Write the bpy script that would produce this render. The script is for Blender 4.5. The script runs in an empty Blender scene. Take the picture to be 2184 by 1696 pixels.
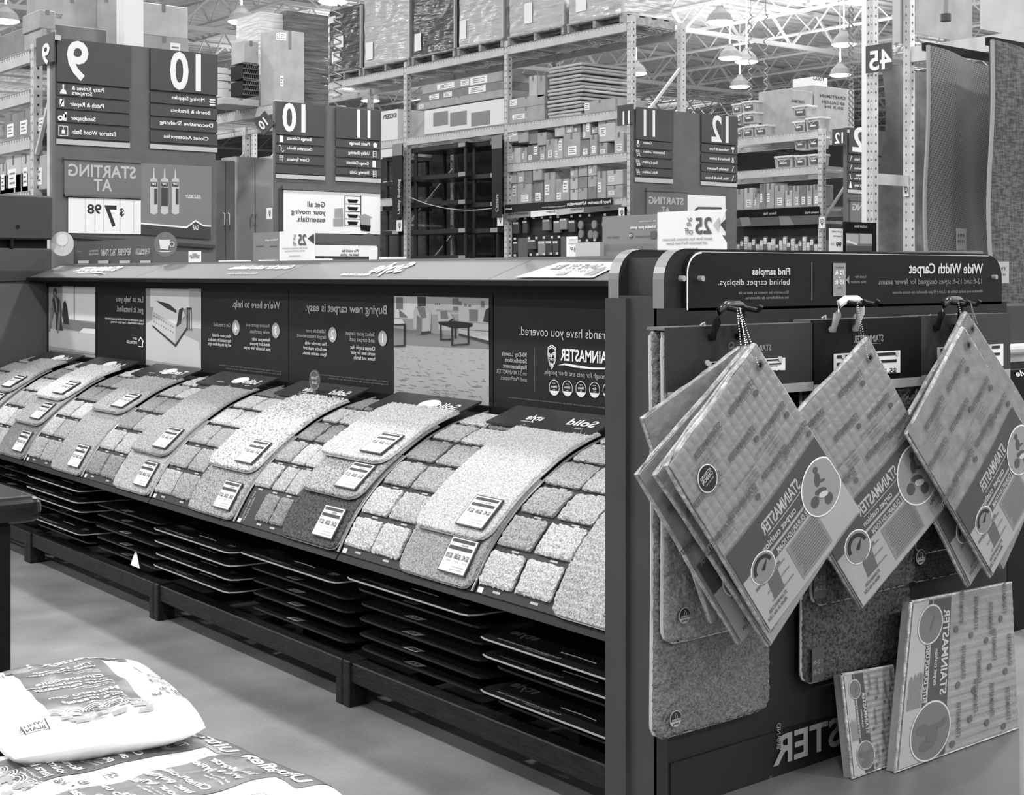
import bpy, bmesh, math, random
from mathutils import Vector, Matrix, noise
random.seed(7)
S = bpy.context.scene
COL = S.collection
# ---------------------------------------------------------------- camera, world, exposure
F, HZ, CX, H = 3000.0, 585.0, 1092.0, 1.5
TH = math.radians(38.57)
CT, ST = math.cos(TH), math.sin(TH)
cam = bpy.data.cameras.new('camera'); co = bpy.data.objects.new('camera', cam); COL.objects.link(co)
co.location = (0, 0, H); co.rotation_euler = (math.radians(90), 0, -TH)
cam.sensor_width = 36; cam.lens = F/2184*36; cam.shift_y = -(848-HZ)/2184; cam.clip_end = 300
S.camera = co
S.view_settings.view_transform = 'Standard'; S.view_settings.look = 'None'
S.view_settings.gamma = 1; S.view_settings.use_curve_mapping = False
S.view_settings.exposure = 0.25
W = bpy.data.worlds.new('world'); S.world = W; W.use_nodes = True
W.node_tree.nodes['Background'].inputs[0].default_value = (.5, .5, .5, 1)
W.node_tree.nodes['Background'].inputs[1].default_value = 0.36
LAMP_W = 235.0
ROOF, LZ = 10.2, 7.7
# ---------------------------------------------------------------- photo <-> place
def ray(px):
    t = (px-CX)/F
    return CT*t+ST, -ST*t+CT
def at(px, py, X=None, Y=None, Z=None):
    a, b = ray(px)
    k = X/a if X is not None else Y/b if Y is not None else (Z-H)*F/(HZ-py)
    return Vector((a*k, b*k, H+(HZ-py)*k/F))
def P(pl, px, py, off=0.0):
    return at(px, py, X=pl[1]-off) if pl[0] == 'X' else at(px, py, Y=pl[1]-off)
def cw(xc, zc, z=0.0):
    return Vector((CT*xc+ST*zc, -ST*xc+CT*zc, z))
def zc_of(v): return ST*v.x+CT*v.y
# ---------------------------------------------------------------- materials
_m = {}
def mat(name, g, r=.55, metal=0.0, var=0.0, vs=6.0, bump=0.0, bs=60.0, emit=0.0, stretch=None, alpha=None, spec=.5):
    if name in _m: return _m[name]
    m = bpy.data.materials.new(name); m.use_nodes = True; _m[name] = m
    nt = m.node_tree; N = nt.nodes; L = nt.links; b = N['Principled BSDF']
    b.inputs['Base Color'].default_value = (g, g, g, 1); b.inputs['Roughness'].default_value = r
    b.inputs['Metallic'].default_value = metal; b.inputs['Specular IOR Level'].default_value = spec
    if alpha is not None: b.inputs['Alpha'].default_value = alpha
    if emit:
        b.inputs['Emission Color'].default_value = (1, 1, 1, 1); b.inputs['Emission Strength'].default_value = emit
    if var or bump:
        tc = N.new('ShaderNodeTexCoord'); mp = N.new('ShaderNodeMapping'); L.new(tc.outputs['Object'], mp.inputs[0])
        if stretch: mp.inputs['Scale'].default_value = stretch
    if var:
        n = N.new('ShaderNodeTexNoise'); n.inputs['Scale'].default_value = vs; n.inputs['Detail'].default_value = 5
        L.new(mp.outputs[0], n.inputs[0])
        mr = N.new('ShaderNodeMapRange'); L.new(n.outputs[0], mr.inputs[0])
        mr.inputs[1].default_value = .3; mr.inputs[2].default_value = .7
        mr.inputs[3].default_value = max(0, g*(1-var)); mr.inputs[4].default_value = min(1, g*(1+var))
        cb = N.new('ShaderNodeCombineColor')
        for i in range(3): L.new(mr.outputs[0], cb.inputs[i])
        L.new(cb.outputs[0], b.inputs['Base Color'])
    if bump:
        n = N.new('ShaderNodeTexNoise'); n.inputs['Scale'].default_value = bs; n.inputs['Detail'].default_value = 4
        L.new(mp.outputs[0], n.inputs[0])
        bp = N.new('ShaderNodeBump'); bp.inputs['Strength'].default_value = bump; bp.inputs['Distance'].default_value = .02
        L.new(n.outputs[0], bp.inputs['Height']); L.new(bp.outputs[0], b.inputs['Normal'])
    return m
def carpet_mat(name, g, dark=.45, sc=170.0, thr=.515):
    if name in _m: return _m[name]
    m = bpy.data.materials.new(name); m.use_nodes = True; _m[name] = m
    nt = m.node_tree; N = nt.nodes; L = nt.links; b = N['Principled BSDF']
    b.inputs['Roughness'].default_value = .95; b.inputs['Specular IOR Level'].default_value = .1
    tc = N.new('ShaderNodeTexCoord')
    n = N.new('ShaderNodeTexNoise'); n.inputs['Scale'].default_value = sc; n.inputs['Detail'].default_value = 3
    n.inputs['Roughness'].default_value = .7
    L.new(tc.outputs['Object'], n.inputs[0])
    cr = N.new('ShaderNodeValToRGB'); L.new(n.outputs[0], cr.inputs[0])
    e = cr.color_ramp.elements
    e[0].position = thr-.13; e[0].color = (g*dark, g*dark, g*dark, 1); e[1].position = thr+.06; e[1].color = (g, g, g, 1)  # dark flecks, which also paint the shade between tufts into the colour
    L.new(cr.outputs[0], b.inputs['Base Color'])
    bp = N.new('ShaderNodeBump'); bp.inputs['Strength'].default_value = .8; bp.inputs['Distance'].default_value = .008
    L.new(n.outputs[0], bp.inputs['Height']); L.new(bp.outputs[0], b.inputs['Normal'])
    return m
WHITE = mat('white print', .85, .5); LGREY = mat('light grey print', .5, .5); MGREY = mat('mid grey print', .22, .5)
DGREY = mat('dark grey print', .045, .45); BLACK = mat('black plastic', .008, .5, spec=.15)
BLKM = mat('black painted steel', .012, .4, var=.4, vs=8); PANEL = mat('graphic panel print', .018, .5, spec=.25)
SIGN = mat('aisle sign blue', .055, .45, var=.08, vs=3); BOARD = mat('endcap painted board', .115, .6, var=.12, vs=5)
STEEL = mat('galvanised rack paint', .55, .45, .0, var=.12, vs=9); BEAM = mat('rack beam paint', .52, .45, var=.1, vs=5)
CARD = mat('cardboard', .36, .8, var=.12, vs=7); CARD2 = mat('light cardboard', .48, .8, var=.1, vs=7); CARD3 = mat('dark cardboard', .22, .8, var=.12, vs=7)
WRAP = mat('stretch wrap over dark cartons', .09, .14, var=.5, vs=4, bump=1.0, bs=4, stretch=(.7, .7, 5))
WRAPL = mat('stretch wrap over light cartons', .50, .16, var=.15, vs=4, bump=.9, bs=4, stretch=(.7, .7, 5))
WOODB = mat('black stained wood', .012, .42, spec=.25, var=.6, vs=14, bump=.25, bs=30, stretch=(6, 1, 6)); PALW = mat('pallet wood', .33, .8, var=.3, vs=20)
EDGE = mat('pale board edging', .35, .5); INK = mat('black ink', .015, .5); FAINT = mat('faint grey ink', .12, .5)
# ---------------------------------------------------------------- mesh building
import re
KIND_PRINT = re.compile(r'(lettering|print|tone|labels|pattern|icons|drawing|digits|tabs|number|pictures|rings|swoosh|beads|words?|border)$')
class MB:
    def __init__(s): s.v = []; s.f = []
    def add(s, vs, fs):
        o = len(s.v); s.v += [tuple(p) for p in vs]; s.f += [tuple(i+o for i in f) for f in fs]; return s
    def box(s, x0, x1, y0, y1, z0, z1):
        return s.hexa([(x0,y0,z0),(x1,y0,z0),(x1,y1,z0),(x0,y1,z0),(x0,y0,z1),(x1,y0,z1),(x1,y1,z1),(x0,y1,z1)])
    def hexa(s, v):
        return s.add(v, [(3,2,1,0),(4,5,6,7),(0,1,5,4),(1,2,6,5),(2,3,7,6),(3,0,4,7)])
    def obox(s, c, a, b, n):
        c = Vector(c); a = Vector(a); b = Vector(b); n = Vector(n)
        return s.hexa([c-a-b-n, c+a-b-n, c+a+b-n, c-a+b-n, c-a-b+n, c+a-b+n, c+a+b+n, c-a+b+n])
    def bar(s, p, q, w, h=None):
        p = Vector(p); q = Vector(q); d = q-p; h = h or w
        if d.length < 1e-6: return s
        up = Vector((0, 0, 1)) if abs(d.normalized().z) < .95 else Vector((0, 1, 0))
        a = d.cross(up).normalized()*w/2; b = a.cross(d).normalized()*h/2
        return s.obox((p+q)/2, d/2, a, b)
    def tube(s, pts, r, n=8, cap=True):
        o = len(s.v); pts = [Vector(p) for p in pts]
        for i, p in enumerate(pts):
            d = (pts[min(i+1, len(pts)-1)]-pts[max(i-1, 0)]).normalized()
            up = Vector((0, 0, 1)) if abs(d.z) < .9 else Vector((1, 0, 0))
            a = d.cross(up).normalized(); b = a.cross(d)
            for k in range(n):
                t = 2*math.pi*k/n; s.v.append(tuple(p+(a*math.cos(t)+b*math.sin(t))*(r[i] if isinstance(r, (list, tuple)) else r)))
        for i in range(len(pts)-1):
            for k in range(n):
                k2 = (k+1) % n; s.f.append((o+i*n+k, o+i*n+k2, o+(i+1)*n+k2, o+(i+1)*n+k))
        if cap:
            s.f.append(tuple(o+k for k in range(n))[::-1]); s.f.append(tuple(o+(len(pts)-1)*n+k for k in range(n)))
        return s
    def prism(s, pts, d):
        n = len(pts); d = Vector(d); a = [Vector(p) for p in pts]; o = len(s.v)
        s.v += [tuple(p) for p in a]+[tuple(p+d) for p in a]
        s.f.append(tuple(range(o, o+n))[::-1]); s.f.append(tuple(range(o+n, o+2*n)))
        for i in range(n):
            j = (i+1) % n; s.f.append((o+i, o+j, o+n+j, o+n+i))
        return s
    def face(s, pts): return s.add(pts, [tuple(range(len(pts)))])
    def grid(s, fn, nu, nv):
        o = len(s.v)
        for i in range(nu+1):
            for j in range(nv+1): s.v.append(tuple(fn(i/nu, j/nv)))
        for i in range(nu):
            for j in range(nv):
                a = o+i*(nv+1)+j; s.f.append((a, a+nv+1, a+nv+2, a+1))
        return s
    def disc(s, mp, u, v, r, n=20, r2=None):
        if r2 is None: return s.face([mp(u+r*math.cos(2*math.pi*k/n), v+r*math.sin(2*math.pi*k/n)) for k in range(n)])
        pts = [mp(u+q*math.cos(2*math.pi*k/n), v+q*math.sin(2*math.pi*k/n)) for q in (r, r2) for k in range(n)]
        return s.add(pts, [(k, (k+1) % n, n+(k+1) % n, n+k) for k in range(n)])
    def build(s, name, m, parent=None, smooth=False, bevel=0.0, seg=1):
        if not s.v: return None
        me = bpy.data.meshes.new(name); loc = Vector(parent.get('_w', (0, 0, 0))) if parent is not None else Vector((0, 0, 0))
        me.from_pydata([tuple(Vector(p)-loc) for p in s.v], [], s.f); me.materials.append(m)
        if smooth: me.polygons.foreach_set('use_smooth', [True]*len(me.polygons))
        me.update()
        o = bpy.data.objects.new(name, me); COL.objects.link(o)
        if parent is not None:
            o.parent = parent; o['_w'] = tuple(loc)
        if KIND_PRINT.search(name): o['kind'] = 'stuff'
        if bevel:
            b = o.modifiers.new('b', 'BEVEL'); b.width = bevel; b.segments = seg; b.limit_method = 'ANGLE'
        return o
def thing(name, label, cat, loc=(0, 0, 0), group=None, kind=None):
    o = bpy.data.objects.new(name, None); COL.objects.link(o); o.location = loc; o['_w'] = tuple(loc); o.empty_display_size = .05
    o['label'] = label; o['category'] = cat
    if group: o['group'] = group
    if kind: o['kind'] = kind
    return o
def tag(o, label, cat, group=None, kind=None):
    o['label'] = label; o['category'] = cat
    if group: o['group'] = group
    if kind: o['kind'] = kind
    return o
def copy_tree(o, d, parent=None):
    c = o.copy(); COL.objects.link(c)
    if parent is None: c.location = Vector(o.location)+Vector(d); c['_w'] = tuple(Vector(o.get('_w', (0, 0, 0)))+Vector(d))
    else: c.parent = parent
    for ch in list(o.children): copy_tree(ch, d, c)
    return c
def structure(name, mb, m, **k):
    o = mb.build(name, m, **k); o['kind'] = 'structure'; return o
ORD = ['first', 'second', 'third', 'fourth', 'fifth', 'sixth', 'seventh', 'eighth', 'ninth', 'tenth', 'eleventh', 'twelfth', 'thirteenth', 'fourteenth', 'fifteenth', 'sixteenth', 'seventeenth', 'eighteenth', 'nineteenth', 'twentieth']
# ---------------------------------------------------------------- lettering (mirrored as in the photograph)
CH = ''.join(chr(c) for c in range(33, 127))+'éèáíñº®·'
_g = {}
def _font():
    obs = []
    for bold in (0, 1):
        for c in CH+' ':
            for k, t in (('g', c), ('w', 'H'+c+'H')):
                if c == ' ' and k == 'g': continue
                cu = bpy.data.curves.new('t', 'FONT'); cu.body = t; cu.size = 1; cu.resolution_u = 1 if k == 'w' else 3
                cu.offset = .022 if bold else 0
                o = bpy.data.objects.new('t', cu); COL.objects.link(o); obs.append((bold, c, k, o))
        cu = bpy.data.curves.new('t', 'FONT'); cu.body = 'HH'; cu.offset = .022 if bold else 0
        o = bpy.data.objects.new('t', cu); COL.objects.link(o); obs.append((bold, 'HH', 'w', o))
    dg = bpy.context.evaluated_depsgraph_get(); dg.update(); wid = {}
    for bold, c, k, o in obs:
        me = o.evaluated_get(dg).to_mesh()
        if k == 'g': _g[(bold, c)] = [[tuple(v.co[:2]) for v in me.vertices], [tuple(p.vertices) for p in me.polygons], 0]
        else: wid[(bold, c)] = max(v.co.x for v in me.vertices)
        o.evaluated_get(dg).to_mesh_clear()
    for bold in (0, 1):
        _g[(bold, ' ')] = [[], [], 0]
        for c in CH+' ': _g[(bold, c)][2] = wid[(bold, c)]-wid[(bold, 'HH')]
    for *_, o in obs:
        cu = o.data; bpy.data.objects.remove(o); bpy.data.curves.remove(cu)
_font()
CAP = max(v[1] for v in _g[(0, 'H')][0])
def width(s, bold=0): return sum(_g[(bold, c)][2] for c in s)
def txt(mb, s, mp, u, v, cap, bold=0, xs=1.0, align='l', slant=0.0):
    """text with cap height cap; mp(u,v) maps reading direction u and up v to the place"""
    k = cap/CAP; w = width(s, bold)*k*xs
    x = u-(w/2 if align == 'c' else w if align == 'r' else 0)
    for c in s:
        g = _g.get((bold, c))
        if g is None: continue
        if g[1]: mb.add([mp(x+(p[0]+slant*p[1])*k*xs, v+p[1]*k) for p in g[0]], g[1])
        x += g[2]*k*xs
    return w
def txp(mb, s, pl, pxr, pxl, py, hpx, bold=0, off=.003, slant=0.0):
    """mirrored line on plane pl: starts at pixel column pxr and runs left to pxl, baseline row py, cap height hpx pixels"""
    a = P(pl, pxr, py, off); b = P(pl, pxl, py, off); d = Vector((b.x-a.x, b.y-a.y, 0)); wd = d.length; d.normalize()
    cap = hpx*zc_of(a)/F; nat = width(s, bold)*cap/CAP
    txt(mb, s, lambda u, v: a+d*u+Vector((0, 0, v)), 0, 0, cap, bold, wd/nat, slant=slant)
_e = [0]
def step():
    _e[0] = (_e[0]+1) % 90; return _e[0]*.00001
def rp(mb, pl, x0, x1, y0, y1, off=.002):
    off += step()
    a = P(pl, x0, y0, off); b = P(pl, x0, y1, off); c = P(pl, x1, y0, off)
    return mb.face([a, b, (c.x, c.y, b.z), (c.x, c.y, a.z)])
def rbox(mb, pl, x0, x1, y0, y1, off, th):
    """board lying on plane pl in front of it by off..off+th (rows read at column x0)"""
    a = P(pl, x0, y0, off); b = P(pl, x0, y1, off); c = P(pl, x1, y0, off)
    d = Vector((-th, 0, 0)) if pl[0] == 'X' else Vector((0, -th, 0))
    return mb.prism([(a.x, a.y, b.z), (a.x, a.y, a.z), (c.x, c.y, a.z), (c.x, c.y, b.z)], d)
def pp(mb, pl, pts, off=.002):
    off += step(); return mb.face([P(pl, x, y, off) for x, y in pts])
def pmap(pl, px, py, off=.003):
    """metric frame on plane pl centred at a pixel; u runs to the left (mirrored), v up"""
    a = P(pl, px, py, off); d = Vector((0, 1, 0)) if pl[0] == 'X' else Vector((-1, 0, 0))
    return (lambda u, v: a+d*u+Vector((0, 0, v))), zc_of(a)/F
# ================================================================= the setting
fm = mat('polished concrete floor', .20, .5, var=.30, vs=2.6, bump=.08, bs=40, spec=.35)
nt = fm.node_tree
structure('floor', MB().box(-16, 72, -16, 84, -.1, 0), fm)
structure('ceiling', MB().box(-16, 72, -16, 84, ROOF, ROOF+.1), mat('roof deck paint', .6, .6, var=.05, vs=1))
structure('wall_north', MB().box(-16, 72, 84, 84.2, 0, ROOF), mat('far wall paint', .5, .7))
structure('wall_east', MB().box(72, 72.2, -16, 84, 0, ROOF), mat('far wall paint', .5, .7))
rb = MB()
for i in range(160): y = 4+i*.5; rb.box(2, 71, y, y+.16, ROOF-.06, ROOF)
structure('ceiling_deck_rib', rb, _m['roof deck paint'])
jm = mat('joist paint', .7, .5)
def joist(p, q, dep, pitch, w, name):
    m = MB(); p = Vector(p); q = Vector(q); n = int((q-p).length/pitch); dn = Vector((0, 0, -dep))
    m.bar(p, q, w); m.bar(p+dn, q+dn, w)
    for i in range(n):
        a = p+(q-p)*(i/n); b = p+(q-p)*((i+.5)/n); c = p+(q-p)*((i+1)/n)
        m.bar(a, b+dn, w*.55); m.bar(b+dn, c, w*.55)
    return structure(name, m, jm)
for i in range(20): x = 4+i*3.2; joist((x, 6, ROOF-.1), (x, 82, ROOF-.1), .75, 1.5, .07, 'ceiling_joist')
for i in range(8): y = 12+i*9.0; joist((0, y, ROOF-.15), (71, y, ROOF-.15), 1.15, 2.4, .13, 'ceiling_girder')
for i in range(5):
    for k in (-1, 1):
        y = 21+i*9.0
        m = MB()
        for j in range(20): x = 4+j*3.2; m.bar((x, y-4.5*k, ROOF-.85), (x+3.2, y+0*k, ROOF-.15), .05)
        structure('ceiling_bridging', m, jm)
structure('column_1', MB().box(4.79, 4.96, 11.2, 11.36, 0, ROOF), mat('column paint', .8, .5))
structure('column_2', MB().box(12.55, 12.68, 9.5, 9.62, 0, ROOF), mat('column paint', .8, .5))
# lamps
lens = mat('lit lamp lens', .9, .5, emit=14.0); hous = mat('lamp housing', .6, .4)
proto = thing('high_bay_lamp', 'round high bay lamp glowing under the roof trusses', 'ceiling lamp', (0, 0, LZ), group='high bay lamps under the roof')
MB().tube([(0, 0, LZ), (0, 0, LZ+.18), (0, 0, LZ+.34), (0, 0, LZ+.4)], [.34, .27, .1, .08], 20).build('housing', hous, proto, smooth=False)
MB().tube([(0, 0, LZ-.035), (0, 0, LZ)], [.27, .33], 20).build('lamp_lens', lens, proto)
MB().bar((0, 0, LZ+.38), (0, 0, ROOF), .03).build('hanger', jm, proto)
LD = bpy.data.lights.new('lamp light', 'AREA'); LD.shape = 'DISK'; LD.size = .6; LD.energy = LAMP_W
LU = bpy.data.lights.new('added uplight', 'AREA'); LU.shape = 'DISK'; LU.size = .5; LU.energy = LAMP_W*.35  # extra upward light, added to brighten the roof and trusses
def lamp(x, y, vis, first=[True]):
    l = bpy.data.objects.new('lamp_light', LD); COL.objects.link(l)
    if vis:
        o = proto if first[0] else copy_tree(proto, (0, 0, 0)); first[0] = False
        o.location = (x, y, LZ); l.parent = o; l.location = (0, 0, -.05)
    else: l.location = (x, y, LZ-.05)
    if vis or ST*x+CT*y > 28:
        u = bpy.data.objects.new('added_uplight', LU); COL.objects.link(u); u.location = (x, y, LZ+.42); u.rotation_euler = (math.pi, 0, 0)
    return o if vis else None
seen = [(515, 47), (710, 4), (1535, 47), (1800, 95), (1557, 124), (1592, 132), (1357, 157), (1578, 185), (1792, 160), (1832, 4), (12, 45), (1185, 60), (735, 190), (790, 215)]
for i, (px, py) in enumerate(sorted(seen)):
    p = at(px, py, Z=LZ); o = lamp(p.x, p.y, True); o['label'] = 'round high bay lamp glowing under the roof, %s from the left' % ORD[i]
for i in range(8):
    for j in range(8):
        x = -13+i*6.2; y = -13+j*6.2; zc = ST*x+CT*y
        if zc < 32: lamp(x, y, False)
for x, y in ((40, 20), (52, 20), (46, 32), (14, 50), (26, 46), (22, 62), (36, 52), (50, 50)): lamp(x, y, False)

# ================================================================= long carpet display
XP = 3.27                                  # plane of the graphic panels
Y_END, Y_NEAR = 8.86, 2.24
PX = ('X', XP)
disp = thing('carpet_display', 'long black carpet display with graphic panels above a curved sample tray', 'display', (2.9, 5.5, 0))
prof_pts = [(2.585, .53), (2.60, .557), (2.645, .632), (2.70, .70), (2.758, .758), (2.82, .807), (2.89, .852), (2.965, .895), (3.045, .928), (3.126, .952), (3.24, .975)]
def _samp():
    out = []
    for i in range(1, len(prof_pts)):
        out.append(prof_pts[i-1])
    out.append(prof_pts[-1]); acc = [0]
    for i in range(1, len(out)): acc.append(acc[-1]+math.dist(out[i-1], out[i]))
    return out, acc
PP, PA = _samp(); PL = PA[-1]
def prof(s):
    s = max(0, min(PL, s))
    for i in range(1, len(PP)):
        if s <= PA[i] or i == len(PP)-1: break
    def cat(i, t):
        a = PP[max(i-2, 0)]; b = PP[i-1]; c = PP[i]; d = PP[min(i+1, len(PP)-1)]
        return [.5*((2*b[k])+(-a[k]+c[k])*t+(2*a[k]-5*b[k]+4*c[k]-d[k])*t*t+(-a[k]+3*b[k]-3*c[k]+d[k])*t**3) for k in (0, 1)]
    t = (s-PA[i-1])/(PA[i]-PA[i-1]); x, z = cat(i, t); x2, z2 = cat(i, min(1, t+.02)); x1, z1 = cat(i, max(0, t-.02))
    dx, dz = x2-x1, z2-z1; l = math.hypot(dx, dz)
    return x, z, -dz/l, dx/l
def tr(s, y, h=0.0):
    x, z, nx, nz = prof(s)
    return Vector((x+nx*h, y, z+nz*h))
JY = [2.65+.775*i for i in range(9)]      # strip boundaries: 2.65 .. 8.85
traym = mat('black tray steel', .012, .45, var=.2, vs=5, spec=.18)
for i in range(5):
    y0, y1 = max(Y_NEAR, 1.1+1.55*i), 1.1+1.55*(i+1)
    if y1 < Y_NEAR: continue
    y0 += .004; y1 -= .004
    m = MB(); pr = [(prof(PL*k/24)[0], prof(PL*k/24)[1]) for k in range(25)]
    lip = [(2.580, .527), (2.566, .508), (2.59, .500), (2.62, .515)]
    sec = lip+[(x+.03, z-.03) for x, z in pr[1:]]+pr[::-1]
    m.prism([(x, y0, z) for x, z in sec], (0, y1-y0, 0)).build('tray', traym, disp)
    for s in (0,): MB().box(3.245, 3.30, y0, y1, .3, 1.0).build('back_sheet', BLACK, disp)
    m = MB().box(2.60, 2.665, y0+.02, y1-.02, .085, .155); m.build('base_rail', WOODB, disp, bevel=.004)
    for k in range(3): MB().box(2.66, 3.2, y0+.25+k*.5, y0+.30+k*.5, .10, .14).build('cross_member', WOODB, disp)
    for yy in (y1,):
        MB().box(2.59, 2.67, yy-.045, yy-.002, 0, .16).build('leg', WOODB, disp, bevel=.004)
        MB().box(2.59, 2.67, yy+.002, yy+.045, 0, .16).build('leg', WOODB, disp, bevel=.004)
MB().box(3.1, 3.14, Y_NEAR, Y_END, 0, .3).build('kick_board', BLACK, disp)
for y in (3.3, 5.0, 6.9): MB().box(2.9, 3.1, y, y+.05, 0, .1).build('rear_foot', WOODB, disp)
# body carrying the panels, with the black ledge below and above them
MB().box(XP+.012, XP+.2, Y_NEAR, Y_END, .3, 1.47).build('body', BLACK, disp)
MB().box(XP-.004, XP+.01, Y_NEAR, Y_END, 1.425, 1.455).build('panel_channel', mat('dark channel', .012, .4, spec=.2), disp)
MB().box(XP-.008, XP+.01, Y_NEAR, Y_END, .985, .998).build('panel_channel', _m['dark channel'], disp)
JP = [Y_NEAR, 4.215, 5.77, 7.31, Y_END]
pan = []
for i in range(4):
    pan.append(MB().box(XP, XP+.01, JP[i]+.003, JP[i+1]-.003, .998, 1.43).build('graphic_panel', PANEL, disp, bevel=.001))
# header canopy, sloped face
hm = mat('header strip print', .10, .5, var=.05, vs=2); hm2 = mat('header strip print darker', .085, .5)
hd = [(2.24, 4.10), (4.10, 5.72), (5.72, 7.25), (7.25, 8.86)]
for i, (a, b) in enumerate(hd):
    MB().prism([(3.15, a+.002, 1.478), (3.17, a+.002, 1.478), (3.42, a+.002, 1.54), (3.42, a+.002, 1.556), (3.37, a+.002, 1.556)], (0, b-a-.004, 0)).build('header_strip', hm if i % 2 == 0 else hm2, disp)
MB().box(3.14, 3.165, Y_NEAR, Y_END, 1.458, 1.480).build('header_edge', BLACK, disp, bevel=.003)
MB().box(3.165, 3.42, Y_NEAR, Y_END, 1.45, 1.47).build('header_shelf', BLACK, disp)
MB().box(3.37, 3.46, Y_NEAR, Y_END, 1.556, 1.565).build('top_cap', mat('top cap steel', .2, .4), disp)
# header lettering on the slope
def hmap(px):
    d = ray(px); k = 3.26/d[0]; y0 = d[1]*k
    sl = Vector((.22, 0, .078)).normalized()
    o = Vector((3.158, y0, 1.4815))
    return lambda u, v: o+Vector((-.003, 0, .004))+Vector((0, 1, 0))*u+sl*v
m = MB(); mp = hmap(245); txt(m, 'STAINMASTER', mp, 0, .10, .075, 1, .85, slant=.2)
m.grid(lambda a, b: mp(-.02+a*.55, .045+.05*math.sin(a*2.6)*.6+b*.018*math.sin(a*3.14)), 12, 1)
mp = hmap(612); txt(m, 'Great for active families.', mp, 0, .12, .052, 1, .8, slant=.2); txt(m, 'Ideales para familias activas.', mp, .2, .05, .02, 0, .9)
mp = hmap(868); txt(m, 'Style', mp, .0, .07, .12, 1, .7, slant=.35); txt(m, 'SELECTIONS', mp, .18, .03, .025, 1, 1.1, slant=.2)
m.build('header_lettering', WHITE, disp)
mp = hmap(1330); m = MB()
m.face([mp(.05, .01), mp(.47, .01), mp(.40, .17), mp(.05, .17)]); m.build('header_label', WHITE, disp)
m = MB(); mq = lambda u, v: mp(u, v)+Vector((-.001, 0, .002))
txt(m, 'SAVE 5%', mq, .12, .095, .05, 1, .62, slant=.2); txt(m, 'EVERY DAY', mq, .13, .06, .026, 1, .65, slant=.2)
m.face([mq(.31, .09), mq(.37, .09), mq(.37, .15), mq(.31, .15)]); m.face([mq(.07, .03), mq(.12, .03), mq(.12, .09), mq(.095, .12), mq(.07, .09)])
m.face([mq(.22, .03), mq(.27, .03), mq(.27, .06), mq(.22, .06)])
m.build('header_label_print', MGREY, disp)
m = MB(); txt(m, '12', lambda u, v: mq(u, v)+Vector((-.001, 0, .002)), .318, .10, .04, 1, .8); m.build('header_label_digits', WHITE, disp)
# ---- print on the panels
g = [MB() for _ in range(6)]   # 0 white,1 light,2 mid,3 dark,4 ink,5 very light
PM = (('white', WHITE), ('light', mat('light poster print', .40, .5)), ('mid', MGREY), ('dark', DGREY), ('black', INK), ('pale', mat('pale poster print', .60, .5)))
def flush(nm, i):
    global g
    for mb, (a, mm) in zip(g, PM): mb.build(nm if nm == 'lettering' else nm+'_'+a+'_tone', mm, pan[i])
    g = [MB() for _ in range(6)]
o1, o2, o3, o4 = .002, .003, .004, .005
# installer picture
rp(g[1], PX, 104, 203, 612, 752, o1)
rp(g[0], PX, 133, 157, 610, 690, o2); rp(g[0], PX, 160, 203, 612, 683, o2)
pp(g[5], PX, [(104, 700), (203, 713), (203, 755), (104, 741)], o3); pp(g[2], PX, [(143, 680), (203, 690), (203, 712), (133, 700), (133, 688)], o2)
pp(g[1], PX, [(104, 738), (203, 752), (203, 756), (104, 746)], o4)
pp(g[3], PX, [(114, 617), (117, 615), (120, 618), (121, 626), (119, 633), (115, 634), (113, 627)], o4); pp(g[2], PX, [(114, 622), (119, 622), (120, 629), (117, 633), (115, 630)], o4+.0012); pp(g[3], PX, [(113, 634), (118, 637), (121, 632), (127, 640), (129, 655), (131, 690), (134, 706), (119, 704), (119, 672), (113, 656), (111, 642)], o4); pp(g[1], PX, [(117, 637), (120, 636), (123, 668), (121, 668)], o4+.0012)
pp(g[2], PX, [(112, 640), (116, 660), (110, 685), (107, 707), (104, 708), (106, 680)], o4); pp(g[2], PX, [(127, 640), (130, 665), (127, 700), (124, 712), (121, 708), (124, 680)], o4+.001)
pp(g[3], PX, [(135, 645), (139, 641), (143, 655), (146, 680), (146, 692), (136, 690), (132, 672)], o4)
pp(g[0], PX, [(178, 700), (203, 702), (203, 714), (168, 709)], o4)
flush('installer_picture', 3)
# bedroom picture
rp(g[1], PX, 311, 429, 615, 784, o1)
rp(g[0], PX, 320, 420, 616, 655, o2); rp(g[5], PX, 403, 429, 616, 700, o2)
pp(g[5], PX, [(311, 690), (325, 683), (425, 730), (429, 785), (311, 768)], o2)
pp(g[0], PX, [(330, 640), (385, 650), (398, 680), (374, 722), (326, 665)], o3); pp(g[3], PX, [(332, 641), (360, 648), (376, 662), (376, 668), (352, 656)], o4)
pp(g[5], PX, [(325, 664), (374, 692), (374, 737), (325, 693)], o4); pp(g[1], PX, [(374, 692), (398, 670), (398, 700), (374, 737)], o4)
pp(g[3], PX, [(325, 693), (374, 734), (398, 698), (398, 702), (374, 740), (325, 697)], o4+.001)
for i in range(9):
    for j in range(2):
        x = 328+i*5; y = 672+i*2.9+j*12; pp(g[2], PX, [(x, y), (x+1.6, y+1), (x+1.6, y+4), (x, y+3)], o4+.001)
rp(g[3], PX, 398, 408, 656, 660, o4)
for x in (399, 403, 407): rp(g[3], PX, x, x+1.2, 657, 705, o4)
pp(g[3], PX, [(382, 660), (390, 656), (386, 690), (376, 698)], o4)
flush('bedroom_picture', 2)
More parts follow.
